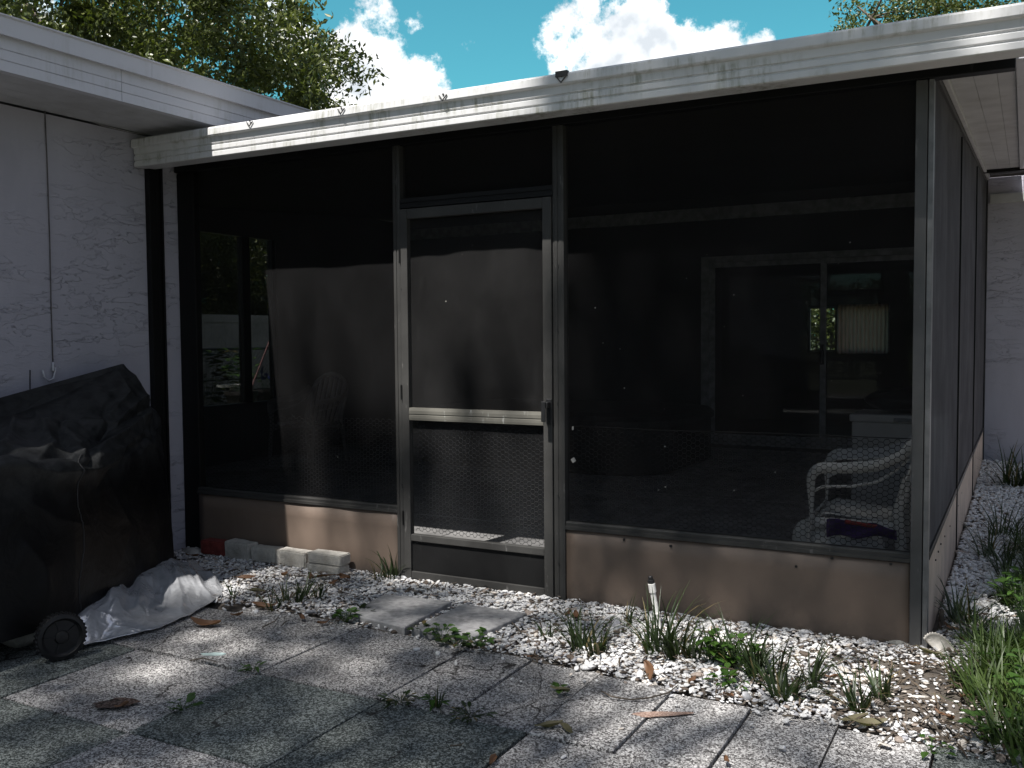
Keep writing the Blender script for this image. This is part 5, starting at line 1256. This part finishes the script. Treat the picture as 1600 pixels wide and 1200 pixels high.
# unseen row of foliage added behind the photographer to block low sky light
rng = np.random.default_rng(41); n = 26000
X = rng.uniform(-16, 14, n); top = 2.7+.7*fbm(np.stack([X*.6, 0*X, 0*X], -1), 12); Z = rng.random(n)**.8*top
pos = np.stack([X, -15.5+.8*(rng.random(n)-.5)*(1+.5*fbm(np.stack([X, Z*1.5, 0*X], -1), 13)), Z], 1)
V, F = leaf_cloud(pos, .22*rng.uniform(.7, 1.3, n), rng); hg_ = thing('sky_block_hedge', (0, -15.5, 0), 'unseen leafy green row added behind the photographer to block low sky light', 'sky_block_hedge')
o = link('foliage', npmesh('foliage', V-np.array([0, -15.5, 0]), [F]), M['oak']); o.parent = hg_
m = MB()
for k in range(22): x_ = -15.5+k*1.36; m.tube([(x_, 0, -.1), (x_+.1, .05, 1.2), (x_+.25, 0, 2.3)], [.05, .04, .02], 6)
m.build('stem', M['bark'], hg_)
# the big tree that stands behind the photographer and dapples the porch front with shade
def light_map(X, Y):
    """wanted share of direct sun at the ground-projected point (X, Y)"""
    def g_(x, y, rx, ry): return np.exp(-(((X-x)/rx)**2+((Y-y)/ry)**2))
    L = np.full(X.shape, .33)
    L = np.where((Y > .88) & (X < -1.62), 1., L); L = np.where((Y > .88) & (X >= -1.62) & (X < -1.3), .5, L); L = np.where((Y > .88) & (X >= -1.3), 0., L)                                   # gutter, sunny left half
    L = np.maximum(L, .9*g_(-.62, 1.08, .07, .06))
    f = (Y > .18) & (Y <= .88)
    L = np.where(f & (X > -4.2) & (X < -1.72), np.interp(Y, [.18, .40, .62, .80], [.30, .22, .5, .85]), L); L = np.where(f & (X > -2.72) & (X < -1.68), np.interp(Y, [.18, .40, .62, .80], [.8, .68, .62, .85]), L); L = np.where(f & (X >= -1.55), .05, L)
    L = np.where((Y > -.06) & (Y <= .18) & (X < -1.7), .98, L); L = np.where((Y > -.06) & (Y <= .18) & (X >= -1.7), .34, L)
    L = np.where((Y > -.9) & (Y <= -.06) & (X < -2.3), .45, L); L = np.where((Y > -.9) & (Y <= -.06) & (X >= -2.3) & (X < -1.2), .5, L); L = np.where((Y > -1.0) & (Y <= .0) & (X >= -1.2) & (X < .15), .86, L)
    L = np.where((Y <= -.95) & (X > -1.0), .66, L)
    L = np.maximum(L, .95*g_(-2.80, -1.62, .20, .22)); L = np.maximum(L, .8*g_(-3.42, -1.98, .20, .14)); L = np.maximum(L, .45*g_(-2.0, -1.75, .3, .12)); L = np.maximum(L, .8*g_(-.75, -1.5, .25, .15)); L = np.maximum(L, .5*g_(-1.9, -2.3, .3, .12))
    L = np.maximum(L, .9*g_(-3.62, -.95, .40, .35)); L = np.maximum(L, .6*g_(-2.65, -.45, .3, .2))
    L = np.where((X > .15) & (Y > -.1), .55, L); L = np.where((X > .15) & (Y <= -.1), .62, L)
    return L
rng = np.random.default_rng(77)
n = 27000
X = rng.uniform(-4.5, 1.1, n); Y = rng.uniform(-2.75, 1.3, n)
Lm = light_map(X+rng.normal(0, .03, n), Y+rng.normal(0, .03, n))
nz_ = .6*fbm(np.stack([X*3.2, Y*3.2, 0*X], -1), 90, 3)+.4*fbm(np.stack([X*9, Y*9, 0*X], -1), 95, 2)
u = np.clip((nz_-.28)/.44, 0, 1)           # ~uniform blotch value
keepp = np.clip((u-Lm*1.12)*6+.5, 0, 1)*(Lm < .97)
fine = (X > -1.6) & (X < .12) & (Y > -.08) & (Y < .86)
slb = (X > -2.62) & (X < -1.68) & (Y > -.9) & (Y < -.28)
keepp = np.where(fine, np.where(Y < .2, .72, np.maximum(.6, keepp*.85)), keepp); grd = (Y < -.06); keepp = np.where(grd, .62*keepp+.38*np.clip(1-Lm, 0, 1), keepp); keepp = np.where(slb, .52, keepp)
keep = rng.random(n) < keepp
X, Y = X[keep], Y[keep]; hh = 15.5+5.*rng.random(len(X))
pos = np.stack([X+SUN[0]/SUN[2]*hh, Y+SUN[1]/SUN[2]*hh, hh], 1)
st_ = thing('shade_tree', (-2.6, -9.6, 0), 'tall spreading tree behind the photographer shading the porch', 'tree')
V, F = leaf_cloud(pos-np.array(st_.location), .15*rng.uniform(.75, 1.25, len(pos)), rng, 1.2)
o = link('crown', npmesh('crown', V, [F]), M['canopy']); o.parent = st_
tk = MB(); tk.tube([(0, 0, -.1), (0, 0, .4), (.1, .3, 3.4), (.3, 1.0, 6.)], [.42, .32, .27, .22], 12)
for k in range(14):
    tgt = pos[rng.integers(len(pos))]-np.array(st_.location)
    mid = (np.array([.3, 1., 6.])+tgt)/2+np.array([0, 0, 1.0]); tk.tube([(.3, 1.0, 5.9), mid, tgt+np.array([0, 0, .3])], [.10, .05, .012], 6)
tk.build('trunk', M['bark'], st_, smooth=True)
